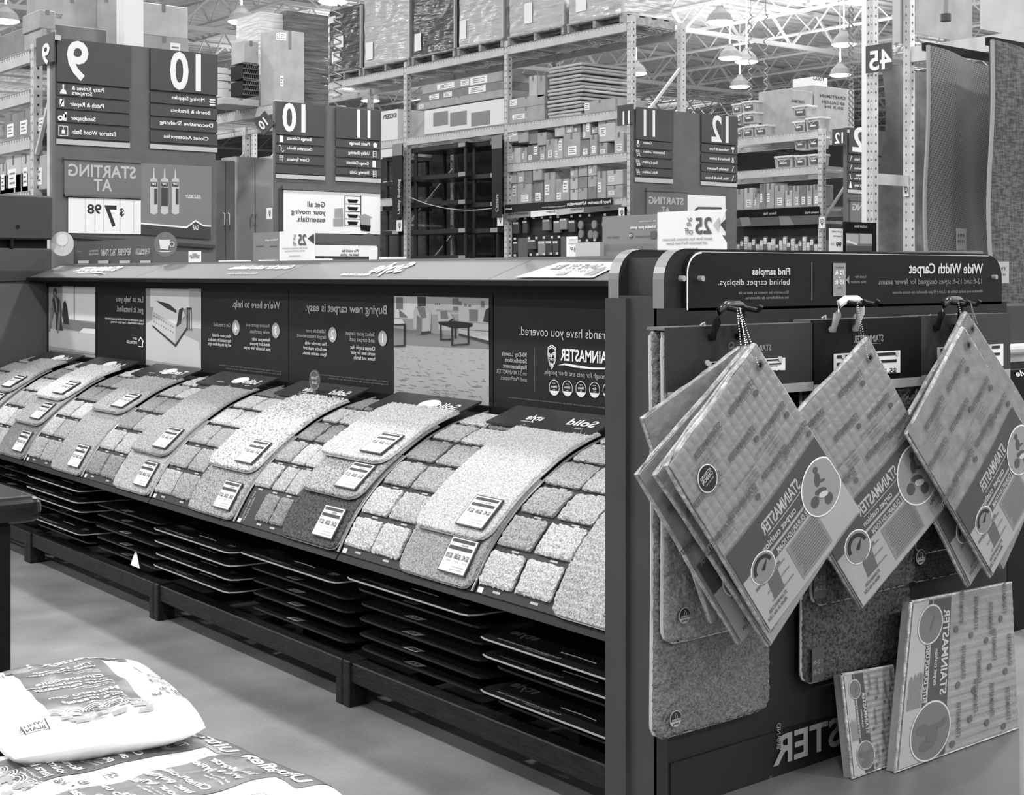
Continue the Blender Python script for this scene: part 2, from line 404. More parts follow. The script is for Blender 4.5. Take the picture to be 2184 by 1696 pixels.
# living room picture
rp(g[1], PX, 840, 1043, 631, 860, o1)
pp(g[1], PX, [(840, 700), (1043, 715), (1043, 861), (840, 838)], o1+.0004)
pp(g[0], PX, [(842, 632), (890, 633), (890, 680), (842, 678)], o2); pp(g[5], PX, [(908, 633), (1042, 637), (1042, 668), (908, 672)], o2)
pp(g[3], PX, [(890, 633), (908, 634), (908, 655), (892, 655)], o3)
for x, y, w, h in ((845, 634, 14, 26), (965, 636, 13, 14), (966, 654, 11, 8), (978, 643, 6, 8), (990, 648, 5, 6), (999, 650, 5, 5), (1025, 642, 8, 14)): rp(g[2], PX, x, x+w, y, y+h, o3)
for x in (928, 932, 936): rp(g[4], PX, x, x+2, 647, 650, o3)
pp(g[1], PX, [(930, 660), (985, 663), (985, 667), (930, 664)], o3)
pp(g[2], PX, [(840, 700), (900, 706), (930, 712), (1043, 722), (1043, 745), (960, 742), (840, 735)], o2-.0005)   # shaded carpet strip
pp(g[5], PX, [(885, 655), (908, 653), (920, 668), (918, 706), (898, 708), (882, 700), (882, 665)], o3)            # armchair
pp(g[2], PX, [(889, 655), (906, 656), (909, 678), (898, 679)], o4); pp(g[2], PX, [(889, 672), (899, 680), (899, 714), (888, 714)], o4)
pp(g[3], PX, [(898, 708), (918, 706), (918, 712), (898, 714)], o4)
pp(g[5], PX, [(933, 664), (960, 668), (968, 680), (962, 706), (935, 704)], o3); pp(g[2], PX, [(939, 664), (952, 663), (956, 681), (940, 680)], o4)
pp(g[5], PX, [(978, 664), (1042, 656), (1042, 727), (978, 712)], o3); pp(g[3], PX, [(978, 711), (1042, 727), (1042, 734), (978, 716)], o4)
pp(g[2], PX, [(1000, 660), (1019, 661), (1018, 686), (1001, 685)], o4); pp(g[3], PX, [(1036, 660), (1042, 657), (1042, 688), (1030, 686)], o4)
pp(g[1], PX, [(978, 685), (1042, 689), (1042, 691), (978, 687)], o4); pp(g[2], PX, [(984, 702), (1042, 706), (1042, 708), (984, 703)], o4)
pp(g[4], PX, [(934, 686), (972, 685), (1008, 690), (1007, 696), (996, 700), (966, 700), (936, 692)], o4+.001)
for x, y0, y1 in ((938, 692, 725), (962, 699, 737), (969, 699, 722), (997, 699, 734)): rp(g[4], PX, x, x+3, y0, y1, o4+.001)
pp(g[4], PX, [(938, 723), (966, 723), (966, 726), (938, 726)], o4+.001); pp(g[4], PX, [(962, 735), (1000, 732), (1000, 735), (962, 738)], o4+.001)
pp(g[4], PX, [(956, 686), (964, 679), (968, 680), (962, 686)], o4+.001)
pp(g[0], PX, [(840, 680), (858, 681), (864, 690), (840, 692)], o4); pp(g[4], PX, [(840, 691), (864, 691), (864, 739), (840, 740), (840, 737), (861, 736), (861, 694), (840, 694)], o4+.001)
pp(g[2], PX, [(851, 660), (868, 675), (868, 678), (852, 677)], o3)
for i in range(150):                                           # woven pattern of the pictured carpet
    x = random.uniform(842, 1034); y = random.uniform(738, 845)
    if y > 838+(x-840)*.11-6: continue
    k = (y-730)/110; l = 3+k*11; w = .35+k*.8
    pp(g[2], PX, [(x, y), (x+l, y+l*.14), (x+l, y+l*.14+w), (x, y+w)] if i % 3 else [(x, y), (x+w, y), (x+w+l*.35, y+l*.6), (x+l*.35, y+l*.6)], o2+.0005)
flush('living_room_picture', 1)
t = g[1]; w = g[0]
txp(t, 'Let us help you', PX, 306, 248, 645, 12, 1, o2); txp(t, 'get it installed.', PX, 306, 248, 667, 12, 1, o2)
txp(w, 'Local, independent, insured and background-checked', PX, 306, 224, 686, 5, 0, o2); txp(w, 'installers backed with a 1-year labor warranty.', PX, 306, 236, 693, 5, 0, o2)
txp(w, 'GET IT', PX, 292, 283, 725, 4, 1, o2); txp(w, 'INSTALLED', PX, 292, 270, 734, 6, 1, o2)
pp(w, PX, [(295, 727), (300, 718), (307, 729), (305, 731), (300, 722), (296, 729)], o2); pp(w, PX, [(303, 730), (305, 730), (305, 741), (295, 740), (295, 738), (303, 739)], o2)
flush('lettering', 3); t = g[1]; w = g[0]
txp(t, "We're here to help.", PX, 597, 495, 659, 15, 1, o2)
for px, py, n in ((588, 705, '3'), (503, 699, '4'), (816, 722, '1'), (709, 714, '2')):
    mp, k = pmap(PX, px, py, o2); g[1].disc(mp, 0, 0, 16.5*k, 28)
    mp, k = pmap(PX, px, py, o3); txt(g[0], n, mp, 0, -9*k, 18*k, 1, 1, 'c')
for s, a, b, y, h, mm in (('Receive quote and', 575, 525, 699, 8, t), ('make purchase.', 575, 532, 713, 8, t), ('Review your order', 576, 537, 729, 7, w), ('details and prepare', 576, 533, 739, 7, w), ('your home for new carpet.', 577, 519, 749, 7, w),
    ('Get it installed.', 492, 455, 698, 8, t), ('Have peace of mind', 493, 453, 721, 7, w), ('that trusted Pro installers', 493, 444, 731, 7, w), ('will get the job done right.', 493, 443, 740, 7, w),
    ('Review your order. Spanish details and warranty information about the installation.', 600, 467, 794, 3, g[2]), ('See store for installation details and prices.', 600, 480, 800, 3, g[2]),
    ('Select your carpet', 799, 737, 718, 9, t), ('and carpet pad.', 799, 744, 731, 9, t), ('Choose a style that', 800, 747, 748, 8, w), ('works best for your', 800, 748, 759, 8, w), ('home and family.', 800, 753, 770, 8, w),
    ('Schedule your', 695, 652, 711, 8, t), ('carpet measurement.', 696, 632, 723, 8, t), ('You can relax while', 697, 650, 738, 7, w), ('we do the math and', 697, 647, 749, 7, w), ('figure out the details.', 697, 645, 760, 7, w),
    ('Comprar una alfombra es facil. Como comprar su alfombra nueva, tiene que seguir tres pasos en la tienda', 828, 669, 816, 3.2, g[2]), ('Programe la toma de medidas de la alfombra', 828, 700, 822, 3.2, g[2])):
    txp(mm, s, PX, a, b, y, h, 0, o2)
txp(t, 'Buying new carpet is easy.', PX, 826, 651, 670, 18, 1, o2)
flush('lettering', 1); t = g[1]; w = g[0]
PXn = PX
txp(w, 'Our brands have you covered.', PX, 1343, 1107, 727, 20, 0, o2)
txp(w, 'STAINMASTER', PX, 1315, 1196, 777, 25, 1, o2)
pp(w, PX, [(1190, 779), (1205, 775), (1230, 779), (1262, 784), (1303, 785), (1303, 788), (1262, 788), (1225, 784), (1205, 779)], o2)
txp(t, 'Strong enough for pets and their people.', PX, 1328, 1160, 812, 11, 0, o2)
for i, s in enumerate(('90-Day Satisfaction', 'Satisfaction', 'Replacement', 'on STAINMASTER', 'and PetProtect.')):
    s = ["90-Day Lowe's", 'Satisfaction', 'Replacement', 'on STAINMASTER', 'and PetProtect.'][i]
    txp(t, s, PX, 1124, [1070, 1077, 1073, 1059, 1066][i], 762+i*13.2, 9, i < 3, o2)
mp, k = pmap(PX, 1177, 762, o2)
def shield(mb, mp, k, sc, cut=None):
    o = [(-13, 20), (-5, 24), (0, 26), (5, 24), (13, 20), (14, 4), (10, -12), (0, -26), (-10, -12), (-14, 4)]
    i = [(x*.88, y*.9) for x, y in o]; n = len(o)
    mb.add([mp(x*k*sc, y*k*sc) for x, y in o+i], [(a, (a+1) % n, n+(a+1) % n, n+a) for a in range(n)])
shield(w, mp, k*1.3, .8); shield(w, mp, k*1.3, .66)
txt(w, 'Pet', mp, 0, 0, 11*k, 1, 1, 'c'); txt(w, 'PROTECT', mp, 0, -7*k, 4.5*k, 1, .9, 'c'); w.disc(mp, 0, -15*k, 3*k, 8)
for i, (px, a, b) in enumerate(((1182, 'Lifetime', 'Stain'), (1210, 'Lifetime', 'Stain'), (1239, 'Lifetime', 'Soil'), (1268, '25-yr', 'Wear'), (1297, '25-yr', 'Wear'))):
    mp, k = pmap(PX, px, 827+i*1.6, o2); w.disc(mp, 0, 0, 17*k, 24, 15.6*k)
    txt(w, a, mp, 0, 0*k, 5*k, 1, .8, 'c'); txt(w, b, mp, 0, -5.5*k, 3*k, 0, .9, 'c'); txt(w, 'Limited', mp, 0, 8*k, 2.6*k, 0, .9, 'c')
    w.face([mp(17*k*math.cos(t_)*.93, 17*k*math.sin(t_)*.93) for t_ in [math.radians(q) for q in range(205, 336, 10)]])
txp(g[2], 'Hasta para los mascotas y sus personas. 90 dias de reemplazo de la tienda si no esta satisfecho con los productos.', PX, 1303, 1083, 873, 3.4, 0, o2)
rp(g[2], PX, 1139.5, 1140.2, 742, 835, o2)
rp(g[2], PX, 104, 305, 608.5, 609.4, .001)
flush('lettering', 0)
# ================================================================= carpet samples on the tray
def carpet_mesh(mp, L_, Wd, th=.014, cell=.008, jit=.0025, rc=.03, corners=(1, 1, 0, 0), rib=0.0, ribw=.012, seed=0, und=.002):
    """slab over mp(s,y,h), s in 0..L_, y in 0..Wd; corners: rounded at s=0/y=0, s=0/y=W, s=L/y=0, s=L/y=W"""
    rng = random.Random(seed); nu = max(4, int(L_/cell)); nv = max(4, int(Wd/cell)); m = MB()
    def side(s, c0, c1):
        i0 = i1 = 0.0
        for c, d in ((corners[0], s), (corners[2], L_-s)):
            if c and d < rc: i0 = max(i0, rc-math.sqrt(max(0, rc*rc-(rc-d)**2)))
        for c, d in ((corners[1], s), (corners[3], L_-s)):
            if c and d < rc: i1 = max(i1, rc-math.sqrt(max(0, rc*rc-(rc-d)**2)))
        return i0, i1
    ring = []
    for i in range(nu+1):
        s = L_*i/nu; a, b = side(s, 0, 0)
        for j in range(nv+1):
            y = a+(Wd-a-b)*j/nv
            edge = i in (0, nu) or j in (0, nv)
            h = th+rng.uniform(-jit, jit)+und*noise.noise(Vector((s*9+seed, y*9, 0)))
            if rib: h += rib*math.sin(y/ribw*2*math.pi)+rib*.5*math.sin(s/ribw*4)
            e = rng.uniform(-.0025, .0025)
            if edge: h -= th*.35
            m.v.append(tuple(mp(s+(e if edge else rng.uniform(-.001, .001)), y+(e if edge else rng.uniform(-.001, .001)), h)))
    for i in range(nu):
        for j in range(nv):
            a = i*(nv+1)+j; m.f.append((a, a+nv+1, a+nv+2, a+1))
    idx = [j for j in range(nv+1)]+[i*(nv+1)+nv for i in range(1, nu+1)]+[nu*(nv+1)+j for j in range(nv-1, -1, -1)]+[i*(nv+1) for i in range(nu-1, 0, -1)]
    o = len(m.v)
    for q in idx:
        i, j = divmod(q, nv+1); s = L_*i/nu; a, b = side(s, 0, 0); y = a+(Wd-a-b)*j/nv
        m.v.append(tuple(mp(s, y, .001)))
    n = len(idx)
    for k in range(n): m.f.append((idx[k], idx[(k+1) % n], o+(k+1) % n, o+k))
    border = [(L_*divmod(q, nv+1)[0]/nu, q) for q in idx]
    pts = []
    for q in idx:
        i, j = divmod(q, nv+1); s = L_*i/nu; a, b = side(s, 0, 0); pts.append((s, a+(Wd-a-b)*j/nv))
    return m, pts
def binding(mp, pts, h=.003, r=.0035):
    m = MB(); p = [mp(s, y, h) for s, y in pts]; p.append(p[0]); m.tube(p[::2]+[p[0]], r, 5, cap=False); return m
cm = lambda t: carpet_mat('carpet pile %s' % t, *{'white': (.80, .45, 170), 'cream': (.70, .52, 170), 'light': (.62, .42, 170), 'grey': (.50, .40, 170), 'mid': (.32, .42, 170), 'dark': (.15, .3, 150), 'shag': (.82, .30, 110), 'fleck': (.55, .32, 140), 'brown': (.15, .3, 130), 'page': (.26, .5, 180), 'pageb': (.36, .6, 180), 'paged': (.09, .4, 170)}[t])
bindm = mat('carpet binding', .3, .7); cardw = mat('price card face', .8, .45)
def price_card(parent, mp, s0, y0, lay=.004):
    """card of .105 x .13 lying on mp; its text reads towards the display"""
    c = MB(); c.hexa([mp(s0, y0, lay), mp(s0, y0+.14, lay), mp(s0+.115, y0+.14, lay), mp(s0+.115, y0, lay), mp(s0, y0, lay+.006), mp(s0, y0+.14, lay+.006), mp(s0+.115, y0+.14, lay+.006), mp(s0+.115, y0, lay+.006)])
    c = c.build('price_card', mat('price card edge', .05, .5), parent)
    MB().face([mp(s0+.004, y0+.004, lay+.0065), mp(s0+.004, y0+.136, lay+.0065), mp(s0+.111, y0+.136, lay+.0065), mp(s0+.111, y0+.004, lay+.0065)]).build('card_face', cardw, c)
    m = MB(); q = lambda u, v: mp(s0+v, y0+u, lay+.0074)
    for v in (.097, .075): m.face([q(.012, v), q(.128, v), q(.128, v+.010), q(.012, v+.010)])
    txt(m, 'PRICE SALE', q, .04, .088, .005, 1, .9)
    for u, a in ((.010, '2.42'), (.052, '2.86'), (.094, '2.70')):
        txt(m, '$'+a, q, u, .050, .013, 1, .75); txt(m, 'per sq ft', q, u, .04, .005, 0, .9)
    txt(m, 'installed price with pad', q, .015, .024, .005, 0, .9); txt(m, 'see details in store today', q, .015, .014, .005, 0, .9)
    m.build('card_print', INK, c)
TONES = {0: ('light', 'light'), 1: ('cream', 'grey'), 2: ('white', 'fleck', 'dark'), 3: ('shag', 'fleck'), 4: ('grey', 'light'), 5: ('grey', 'grey'), 6: ('white', 'grey', 'mid'), 7: ('grey', 'grey', 'mid')}
STARTS = {0: (.32, 0), 1: (.145, 0), 2: (.33, .18, 0), 3: (.19, 0), 4: (.175, 0), 5: (.34, 0), 6: (.345, .18, 0), 7: (.33, .18, 0)}
NAMES = ['cream looped carpet sample with ribs, half hidden by the end stand', 'wide smooth cream carpet sample beside the end stand', 'thick white shag carpet sample with a dark sample under it', 'flecked oatmeal shag carpet sample over a coarse salt-and-pepper one',
         'plain mid-grey carpet sample that hangs over a paler one', 'streaky grey carpet sample with its corner lifted, fourth from the far end', 'bright white carpet sample, second strip from the far tower', 'greyish carpet sample on the strip nearest the far tower']
LOW = ['ribbed pale loop carpet sample at the tray edge by the end stand', 'tweedy grey lower carpet sample under the wide cream one', 'darkest lower carpet sample at the tray edge', 'coarse salt-and-pepper lower carpet sample', 'short pale lower carpet sample under the plain grey one',
       'long streaky grey lower carpet sample at the tray edge', 'dark grey lower carpet sample, second strip from the far tower', 'dark lower carpet sample on the strip nearest the far tower']
MID = {2: 'salt-and-pepper middle carpet sample between white and dark ones', 6: 'light grey middle carpet sample under the bright white one', 7: 'grey middle carpet sample nearest the far tower'}
slabm = mat('sample board print', .034, .5, var=.1, vs=4, spec=.25)
SWT = [[.62, .55, .5, .45, .6, .66], [.66, .52, .38, .32, .60, .6], [.3, .62, .45, .3, .7, .24], [.55, .36, .5, .66, .6, .3], [.34, .5, .38, .28, .62, .5], [.35, .42, .6, .3, .42, .62], [.4, .6, .55, .62, .3, .5], [.4, .5, .3, .6, .35, .45]]
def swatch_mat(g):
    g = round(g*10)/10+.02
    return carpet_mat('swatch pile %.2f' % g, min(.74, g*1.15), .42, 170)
for k in range(8):
    y0, y1 = JY[k], JY[k+1]; rng = random.Random(k+5)
    name = ['nearest the end stand', 'second from the end stand', 'third from the end stand', 'fourth from the end stand', 'fourth from the far tower', 'third from the far tower', 'second from the far tower', 'nearest the far tower'][k]
    sb = thing('sample_board', 'curved black board of small carpet swatches, strip '+name, 'sample board', (2.6, y0, .55), 'swatch boards on the curved tray')
    m = MB(); m.grid(lambda a, b: tr(PL*a*.985, y0+.008+(y1-y0-.016)*b, .003), 30, 1); m.build('board', slabm, sb)
    ed = MB(); ed.tube([tr(PL*i/24, y0+.004, .007) for i in range(25)], .0045, 6); ed.build('edge_strip', mat('edge strip metal', .35, .3, .5), sb)
    lab = MB(); tick = MB()
    # swatches
    narrow = k in (2, 6)
    ns = 6; pitch = PL*.93/ns
    cols = [(.425, .585), (.60, .76)] if not narrow else [(.425, .52), (.53, .63), (.645, .76)]
    for r in range(ns):
        for c, (a, b) in enumerate(cols):
            if k == 2 and r == 0 and c == 2: continue
            s = .03+r*pitch; a2, b2 = a+rng.uniform(-.004, .004), b+rng.uniform(-.004, .004)
            L_ = pitch*.84; mp = (lambda s, a2: lambda p, q, h: tr(s+p, y0+a2+q, .004+h))(s, a2)
            g_ = SWT[k][r]*(1+rng.uniform(-.28, .28))
            m, _ = carpet_mesh(mp, L_, b2-a2, .013, .009, .0022, .005, (1, 1, 1, 1), .0016 if k == 0 else 0, .011, seed=k*50+r*5+c)
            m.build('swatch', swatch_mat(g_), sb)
            q = lambda u, v: tr(s-.012+v, y0+a2+.05+u, .0045); lab.face([q(0, 0), q(.035, 0), q(.035, .006), q(0, .006)])
    q = lambda u, v: tr(.006+v, y0+.40+u, .0045); tick.face([q(.335, 0), q(.36, 0), q(.36, .018), q(.335, .018)])
    lab.build('name_labels', mat('swatch name label', .45, .5), sb); tick.build('tab_label', WHITE, sb)
    if k == 2:
        m = MB(); txt(m, 'Colors may vary', lambda u, v: tr(.02+u, y0+.74-v, .0045), 0, 0, .012, 0); txt(m, 'see full range', lambda u, v: tr(.02+u, y0+.72-v, .0045), 0, 0, .012, 0); m.build('board_lettering', LGREY, sb)
    # title plate at the back
    a, b = y0+.02, y0+.58
    tp = thing('title_plate', ['black tilted title plate behind the sample by the end stand', 'black title plate with a word and script lettering by the end stand', 'black title plate with a white oval behind the white shag sample', 'black title plate carrying the small round tab',
        'black title plate behind the plain mid-grey sample', 'black title plate behind the streaky grey sample', 'black title plate behind the bright white sample', 'black title plate nearest the far tower'][k], 'sign', (3.15, a, .97), 'title plates at the tray back')
    pt = lambda u, v, w=0: Vector((3.075+v*.96, a+u, .965+v*.32+w))
    m = MB(); m.prism([pt(0, 0), pt(b-a, 0), pt(b-a, .15), pt(0, .15)], (0, 0, .008)); m.build('plate', mat('title plate print', .035, .4, spec=.3), tp)
    m = MB(); f_ = lambda u, v: pt(u, v, .0095)
    txt(m, ['Solid', 'Solid', 'Solid', 'Solid', 'Solid', 'Textured', 'Solid', 'Solid'][k], f_, .04, .05, .045, 1, 1.1, slant=.2)
    txt(m, 'color', f_, .07, .025, .014, 0)
    if k in (0, 1, 3): txt(m, 'style', f_, .31, .05, .04, 1, .8, slant=.3)
    else: m.disc(lambda u, v: f_(.24+u*1.5, .075+v), 0, 0, .038, 20)
    txt(m, 'selections', f_, .33, .03, .012, 0)
    m.build('plate_lettering', WHITE, tp)
    # hanging-down samples, lowest first
    st = STARTS[k]; tn = TONES[k]; n = len(st)
    for q in range(n-1, -1, -1):
        s0 = st[q]; top = q == 0
        lab_ = NAMES[k] if top else (LOW[k] if q == n-1 else MID[k])
        lift = .006+.012*(n-1-q); s1 = .70 if top else min(.66, s0+.42)
        th = .014 if tn[q] not in ('shag', 'white') else .017
        wd = .395 if not (k == 2 and top) else .44
        t = thing('carpet_sample', lab_, 'carpet sample', (2.6, y0, .6), 'large carpet samples on the curved tray')
        def mp(s, y, h, s0=s0, lift=lift, n=n):
            d = s; ext = .012*(1 if lift > .01 else 0)*math.exp(-d/.06)      # the front edge curls up off what lies below
            return tr(s0+s, y0+.012+y, lift+ext+h)
        # front overhang
        big = k < 4
        m, pts = carpet_mesh(mp, s1-s0, wd, th, .0052 if k < 4 else .007, .0036 if tn[q] in ('shag', 'fleck', 'dark', 'white') else .0022, .05, (1, 1, 0, 0), .0022 if (k == 0 or (k == 5 and top)) else 0, .0135, seed=k*9+q)
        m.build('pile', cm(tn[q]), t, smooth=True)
        binding(mp, pts).build('binding', bindm if tn[q] in ('grey', 'mid', 'dark', 'fleck') else mat('pale carpet binding', .5, .7), t)
        price_card(t, lambda s, y, h: mp(s, y, h+th+.001), .03, .028)
        if k == 0 and top: pass
# round tab on the third title plate
yy = JY[3]+.27
t = thing('round_tab', 'small dark round tab standing on a title plate in front of the steps panel', 'tag', (3.1, yy, 1.0))
mp = lambda u, v: Vector((3.10, yy+u, 1.045+v))
MB().prism([(3.10, yy+.045*math.cos(a*math.pi/12), 1.045+.045*math.sin(a*math.pi/12)) for a in range(24)], (.004, 0, 0)).build('disc', mat('tab print', .09, .4), t)
MB().box(3.098, 3.106, yy-.012, yy+.012, .975, 1.01).build('foot', mat('tab print', .09, .4), t)
m = MB(); mq = lambda u, v: mp(u, v)+Vector((-.002, 0, 0)); m.disc(mq, 0, 0, .041, 24, .039)
txt(m, 'Texture', mq, 0, .005, .014, 1, .8, 'c'); txt(m, 'Saxony', mq, 0, -.016, .014, 1, .8, 'c'); m.build('tab_lettering', LGREY, t)

# ================================================================= pull-out boards under the tray
bm = mat('pull-out board laminate', .012, .3, var=.3, vs=5, spec=.28)
def pull_board(k, z, kind, i, dx=0.0):
    y0, y1 = JY[k]+.03, JY[k+1]-.03
    x0 = (2.575 if kind == 'A' else 2.63)+dx
    nm = ['by the end stand', 'second from the end stand', 'third from the end stand', 'fourth from the end stand', 'fourth from the far tower', 'third from the far tower', 'second from the far tower', 'nearest the far tower'][k]
    t = thing('pull_out_board', '%s pull-out board, %s from the top, column %s' % ('glossy pale-edged black' if kind == 'A' else 'plain black tagged', ORD[i], nm), 'display board', (x0, y0, z), 'black pull-out boards under the tray')
    def pt(x, y, h=0): return Vector((x, y, z+h+(x-x0)*-.03))
    pts = [(x0+.035, y0), (x0+.008, y0+.012), (x0, y0+.04), (x0, y1-.04), (x0+.008, y1-.012), (x0+.035, y1), (3.05, y1), (3.05, y0)]
    m = MB().prism([pt(x, y) for x, y in pts], (0, 0, .007)); m.build('board', bm, t)
    if kind == 'A':
        m = MB(); p = [pt(x, y, .0035) for x, y in pts[:6]]; p = [pt(3.0, y0, .0035)]+p
        m.tube(p, .0032, 5).build('pale_edge', EDGE, t)
        f_ = lambda u, v: pt(x0+.012+v, y0+u, .008)
        m = MB(); txt(m, 'Great Designs and Value for Everybody, Period.', f_, .36, .012, .012, 0, .85)
        txt(m, 'Disenos y valores para todos', f_, .40, .002, .007, 0, .9); txt(m, 'style', f_, .10, .06, .02, 1, .9, slant=.3); txt(m, 'selections', f_, .10, .045, .008)
        m.build('board_lettering', mat('pale board ink', .3, .5), t)
        m = MB(); c = [(x0+.05, y0+.27), (x0+.05, y0+.40), (x0+.075, y0+.41), (x0+.075, y0+.26)]
        m.prism([pt(x, y, .0075) for x, y in c], (0, 0, .0006)).build('hand_slot', BLACK, t)
        m = MB().tube([pt(x, y, .009) for x, y in (c[3], (x0+.078, y0+.335), c[2])], .0016, 4).build('slot_rim', EDGE, t)
        m = MB(); txt(m, 'style', lambda u, v: pt(x0+.10+v, y0+.56+u, .008), 0, 0, .05, 1, .9, slant=.3); m.build('script_lettering', mat('dim board ink', .10, .4), t)
    else:
        m = MB().face([pt(x0+.012, y0+.37, .008), pt(x0+.012, y0+.45, .008), pt(x0+.045, y0+.44, .008), pt(x0+.045, y0+.36, .008)]); m.build('label', mat('board tag face', .32, .5), t)
        m = MB(); txt(m, 'K' + 'ABCDE'[i % 5], lambda u, v: pt(x0+.018+v, y0+.385+u, .0087), 0, 0, .02, 1, 1.1); m.build('label_print', INK, t)
bz = {0: [('A', .40), ('A', .345), ('B', .30), ('A', .24), ('B', .195)], 1: [('A', .447), ('B', .403), ('B', .35), ('B', .30), ('B', .246), ('B', .196)],
      2: [('A', .415), ('B', .352), ('B', .304), ('B', .254), ('B', .198)], 3: [('A', .40), ('A', .348), ('A', .292), ('A', .244)], 4: [('B', .40), ('B', .354), ('B', .302), ('B', .247), ('B', .199)],
      5: [('A', .454), ('A', .40), ('A', .354), ('B', .30), ('A', .245), ('B', .2)], 6: [('B', .44), ('B', .395), ('B', .345), ('B', .30), ('B', .25)], 7: [('A', .43), ('B', .39), ('A', .34), ('B', .29), ('B', .24)]}
for k, lst in bz.items():
    for i, (kd, z) in enumerate(lst): pull_board(k, z, kd, i, random.uniform(-.006, .008))
m = MB(); m.prism([(2.66, 5.95, .178), (2.66, 5.95, .196), (2.66, 6.0, .187)], (.001, 0, 0))
a = at(278, 1205, X=2.62); o = MB().prism([a, a+Vector((0, -.10, .0)), a+Vector((.02, -.015, .07))], (.001, 0, 0)).build('paper_corner', WHITE); tag(o, 'white corner of a sheet poking out between black pull-out boards', 'paper')

# ================================================================= near end stand (right)
YF = 2.05
PY = ('Y', YF)
st = thing('end_stand', 'dark end stand with rounded header board, sample books and a base shelf', 'display stand', (2.6, 2.1, 0))
X0, X1 = 2.03, 3.235
dk = mat('end stand side paint', .055, .55, var=.1, vs=4, spec=.25); dk2 = mat('end stand front paint', .022, .5, var=.1, vs=4, spec=.25)
def rounded(x0, x1, z0, z1, r):
    pts = [(x0, z0), (x1, z0)]
    pts += [(x1-r+r*math.cos(a), z1-r+r*math.sin(a)) for a in [math.pi/2*i/8 for i in range(9)]]
    pts += [(x0+r-r*math.cos(a), z1-r+r*math.sin(a)) for a in [math.pi/2*(8-i)/8 for i in range(9)]]
    return pts
for nm, ya, yb in (('front_board', YF, YF+.028), ('rear_board', 2.185, 2.213)):
    MB().prism([(x, ya, z) for x, z in rounded(X0, X1, .40, 1.552, .062)], (0, yb-ya, 0)).build(nm, dk2, st)
m = MB()                                                      # bright bent rims of the two boards
for ya in (YF-.002, 2.183):
    pts = [(X0-.001, 1.43)]+[(X0+.062-.063*math.cos(a), 1.49+.063*math.sin(a)) for a in [math.pi/2*i/8 for i in range(9)]]+[(X1-.06, 1.5535)]
    m = MB()
    for (xa, za), (xb, zb) in zip(pts[:-1], pts[1:]): m.face([(xa, ya, za), (xb, ya, zb), (xb, ya+.032, zb), (xa, ya+.032, za)])
    m.build('rim', mat('rim strip', .3, .3, .4), st)
MB().box(X0+.012, X1-.02, YF+.028, 2.185, .40, 1.43).build('core', BLACK, st)
MB().box(X0, X0+.012, YF+.02, 2.19, .0, 1.455).build('side_panel', dk, st)
MB().box(X0+.03, X0+.034, YF+.028, 2.185, 1.44, 1.535).build('side_insert', DGREY, st)
MB().box(X0-.012, X0+.002, 2.15, 2.213, .0, 1.45).build('corner_trim', dk, st)
# lower face, banner and base shelf
MB().box(X0, X1+.02, YF-.012, YF, .0, 1.43).build('face_panel', dk2, st)
MB().box(X0+.005, X1, YF-.017, YF-.012, .39, .505).build('banner', mat('banner print', .008, .4), st)
m = MB()
PB = ('Y', YF-.0175)
txp(m, 'STAINMASTER', PB, 2040, 1652, 1506, 52, 1, .002)
m.build('banner_lettering', mat('banner ink', .30, .5), st)
m = MB(); q = [(1640, 1696), (1652, 1682), (1668, 1668), (1690, 1657), (1740, 1640), (1800, 1627), (1800, 1634), (1740, 1647), (1690, 1664), (1668, 1676), (1652, 1690)]
pp(m, PB, q, .002)
q = P(PB, 1657, 1575, .002); txt(m, 'BRAND', lambda u, v: q+Vector((v, 0, u)), -.025, 0, .013, 0, .9)
txp(m, 'R', PB, 1645, 1641, 1663, 5, 0, .002); mp, kk = pmap(PB, 1643, 1661, .002); m.disc(mp, 0, 0, 5.5*kk, 14, 4.8*kk)
m.build('banner_swoosh', mat('banner ink', .30, .5), st)
MB().box(X0+.0, X1+.22, 1.60, YF-.012, .375, .408).build('base_shelf', mat('base shelf laminate', .10, .35, var=.15, vs=6), st, bevel=.006)
MB().box(X0+.0, X1+.22, 1.62, 1.64, .0, .375).build('base_front', dk2, st)
MB().box(X0+.0, X1+.22, 1.64, YF-.012, .0, .02).build('base_floor', dk2, st)
MB().box(X1+.2, X1+.22, 1.64, YF-.012, .02, .355).build('base_side', dk2, st)
# header sign
m = MB(); hx0, hx1 = at(1454, 600, Y=YF).x, X1-.002
pts = [(hx0, 1.424), (hx1, 1.424)]+[(hx1-.06+.06*math.cos(a), 1.488+.06*math.sin(a)) for a in [math.pi/2*i/8 for i in range(9)]]+[(hx0+.045-.045*math.cos(a), 1.503+.045*math.sin(a)) for a in [math.pi/2*(8-i)/8 for i in range(9)]]
m.prism([(x, YF-.012, z) for x, z in pts], (0, .010, 0)).build('header_sign', mat('header sign print', .012, .45, spec=.2), st)
m = MB(); hp = pts[-9:][::-1]; ln = [(hx0, 1.425)]+[(x, z) for x, z in pts[::-1] if x < hx0+.05][0:9]+[(hx1-.05, 1.548)]
ln = [(hx0+.001, 1.426), (hx0+.001, 1.503)]+[(hx0+.045-.044*math.cos(a), 1.503+.044*math.sin(a)) for a in [math.pi/2*i/8 for i in range(1, 9)]]+[(hx1-.06, 1.547)]
for i, ((xa, za), (xb, zb)) in enumerate(zip(ln[:-1], ln[1:])):
    w_ = .004 if i < 9 else .001
    d = Vector((xb-xa, 0, zb-za)).normalized(); nn = Vector((d.z, 0, -d.x))*w_
    m.face([(xa, YF-.0135, za), (xb, YF-.0135, zb), (xb+nn.x, YF-.0135, zb+nn.z), (xa+nn.x, YF-.0135, za+nn.z)])
m.build('sign_border', WHITE, st)
PH = ('Y', YF-.012)
m1, m2 = MB(), MB()
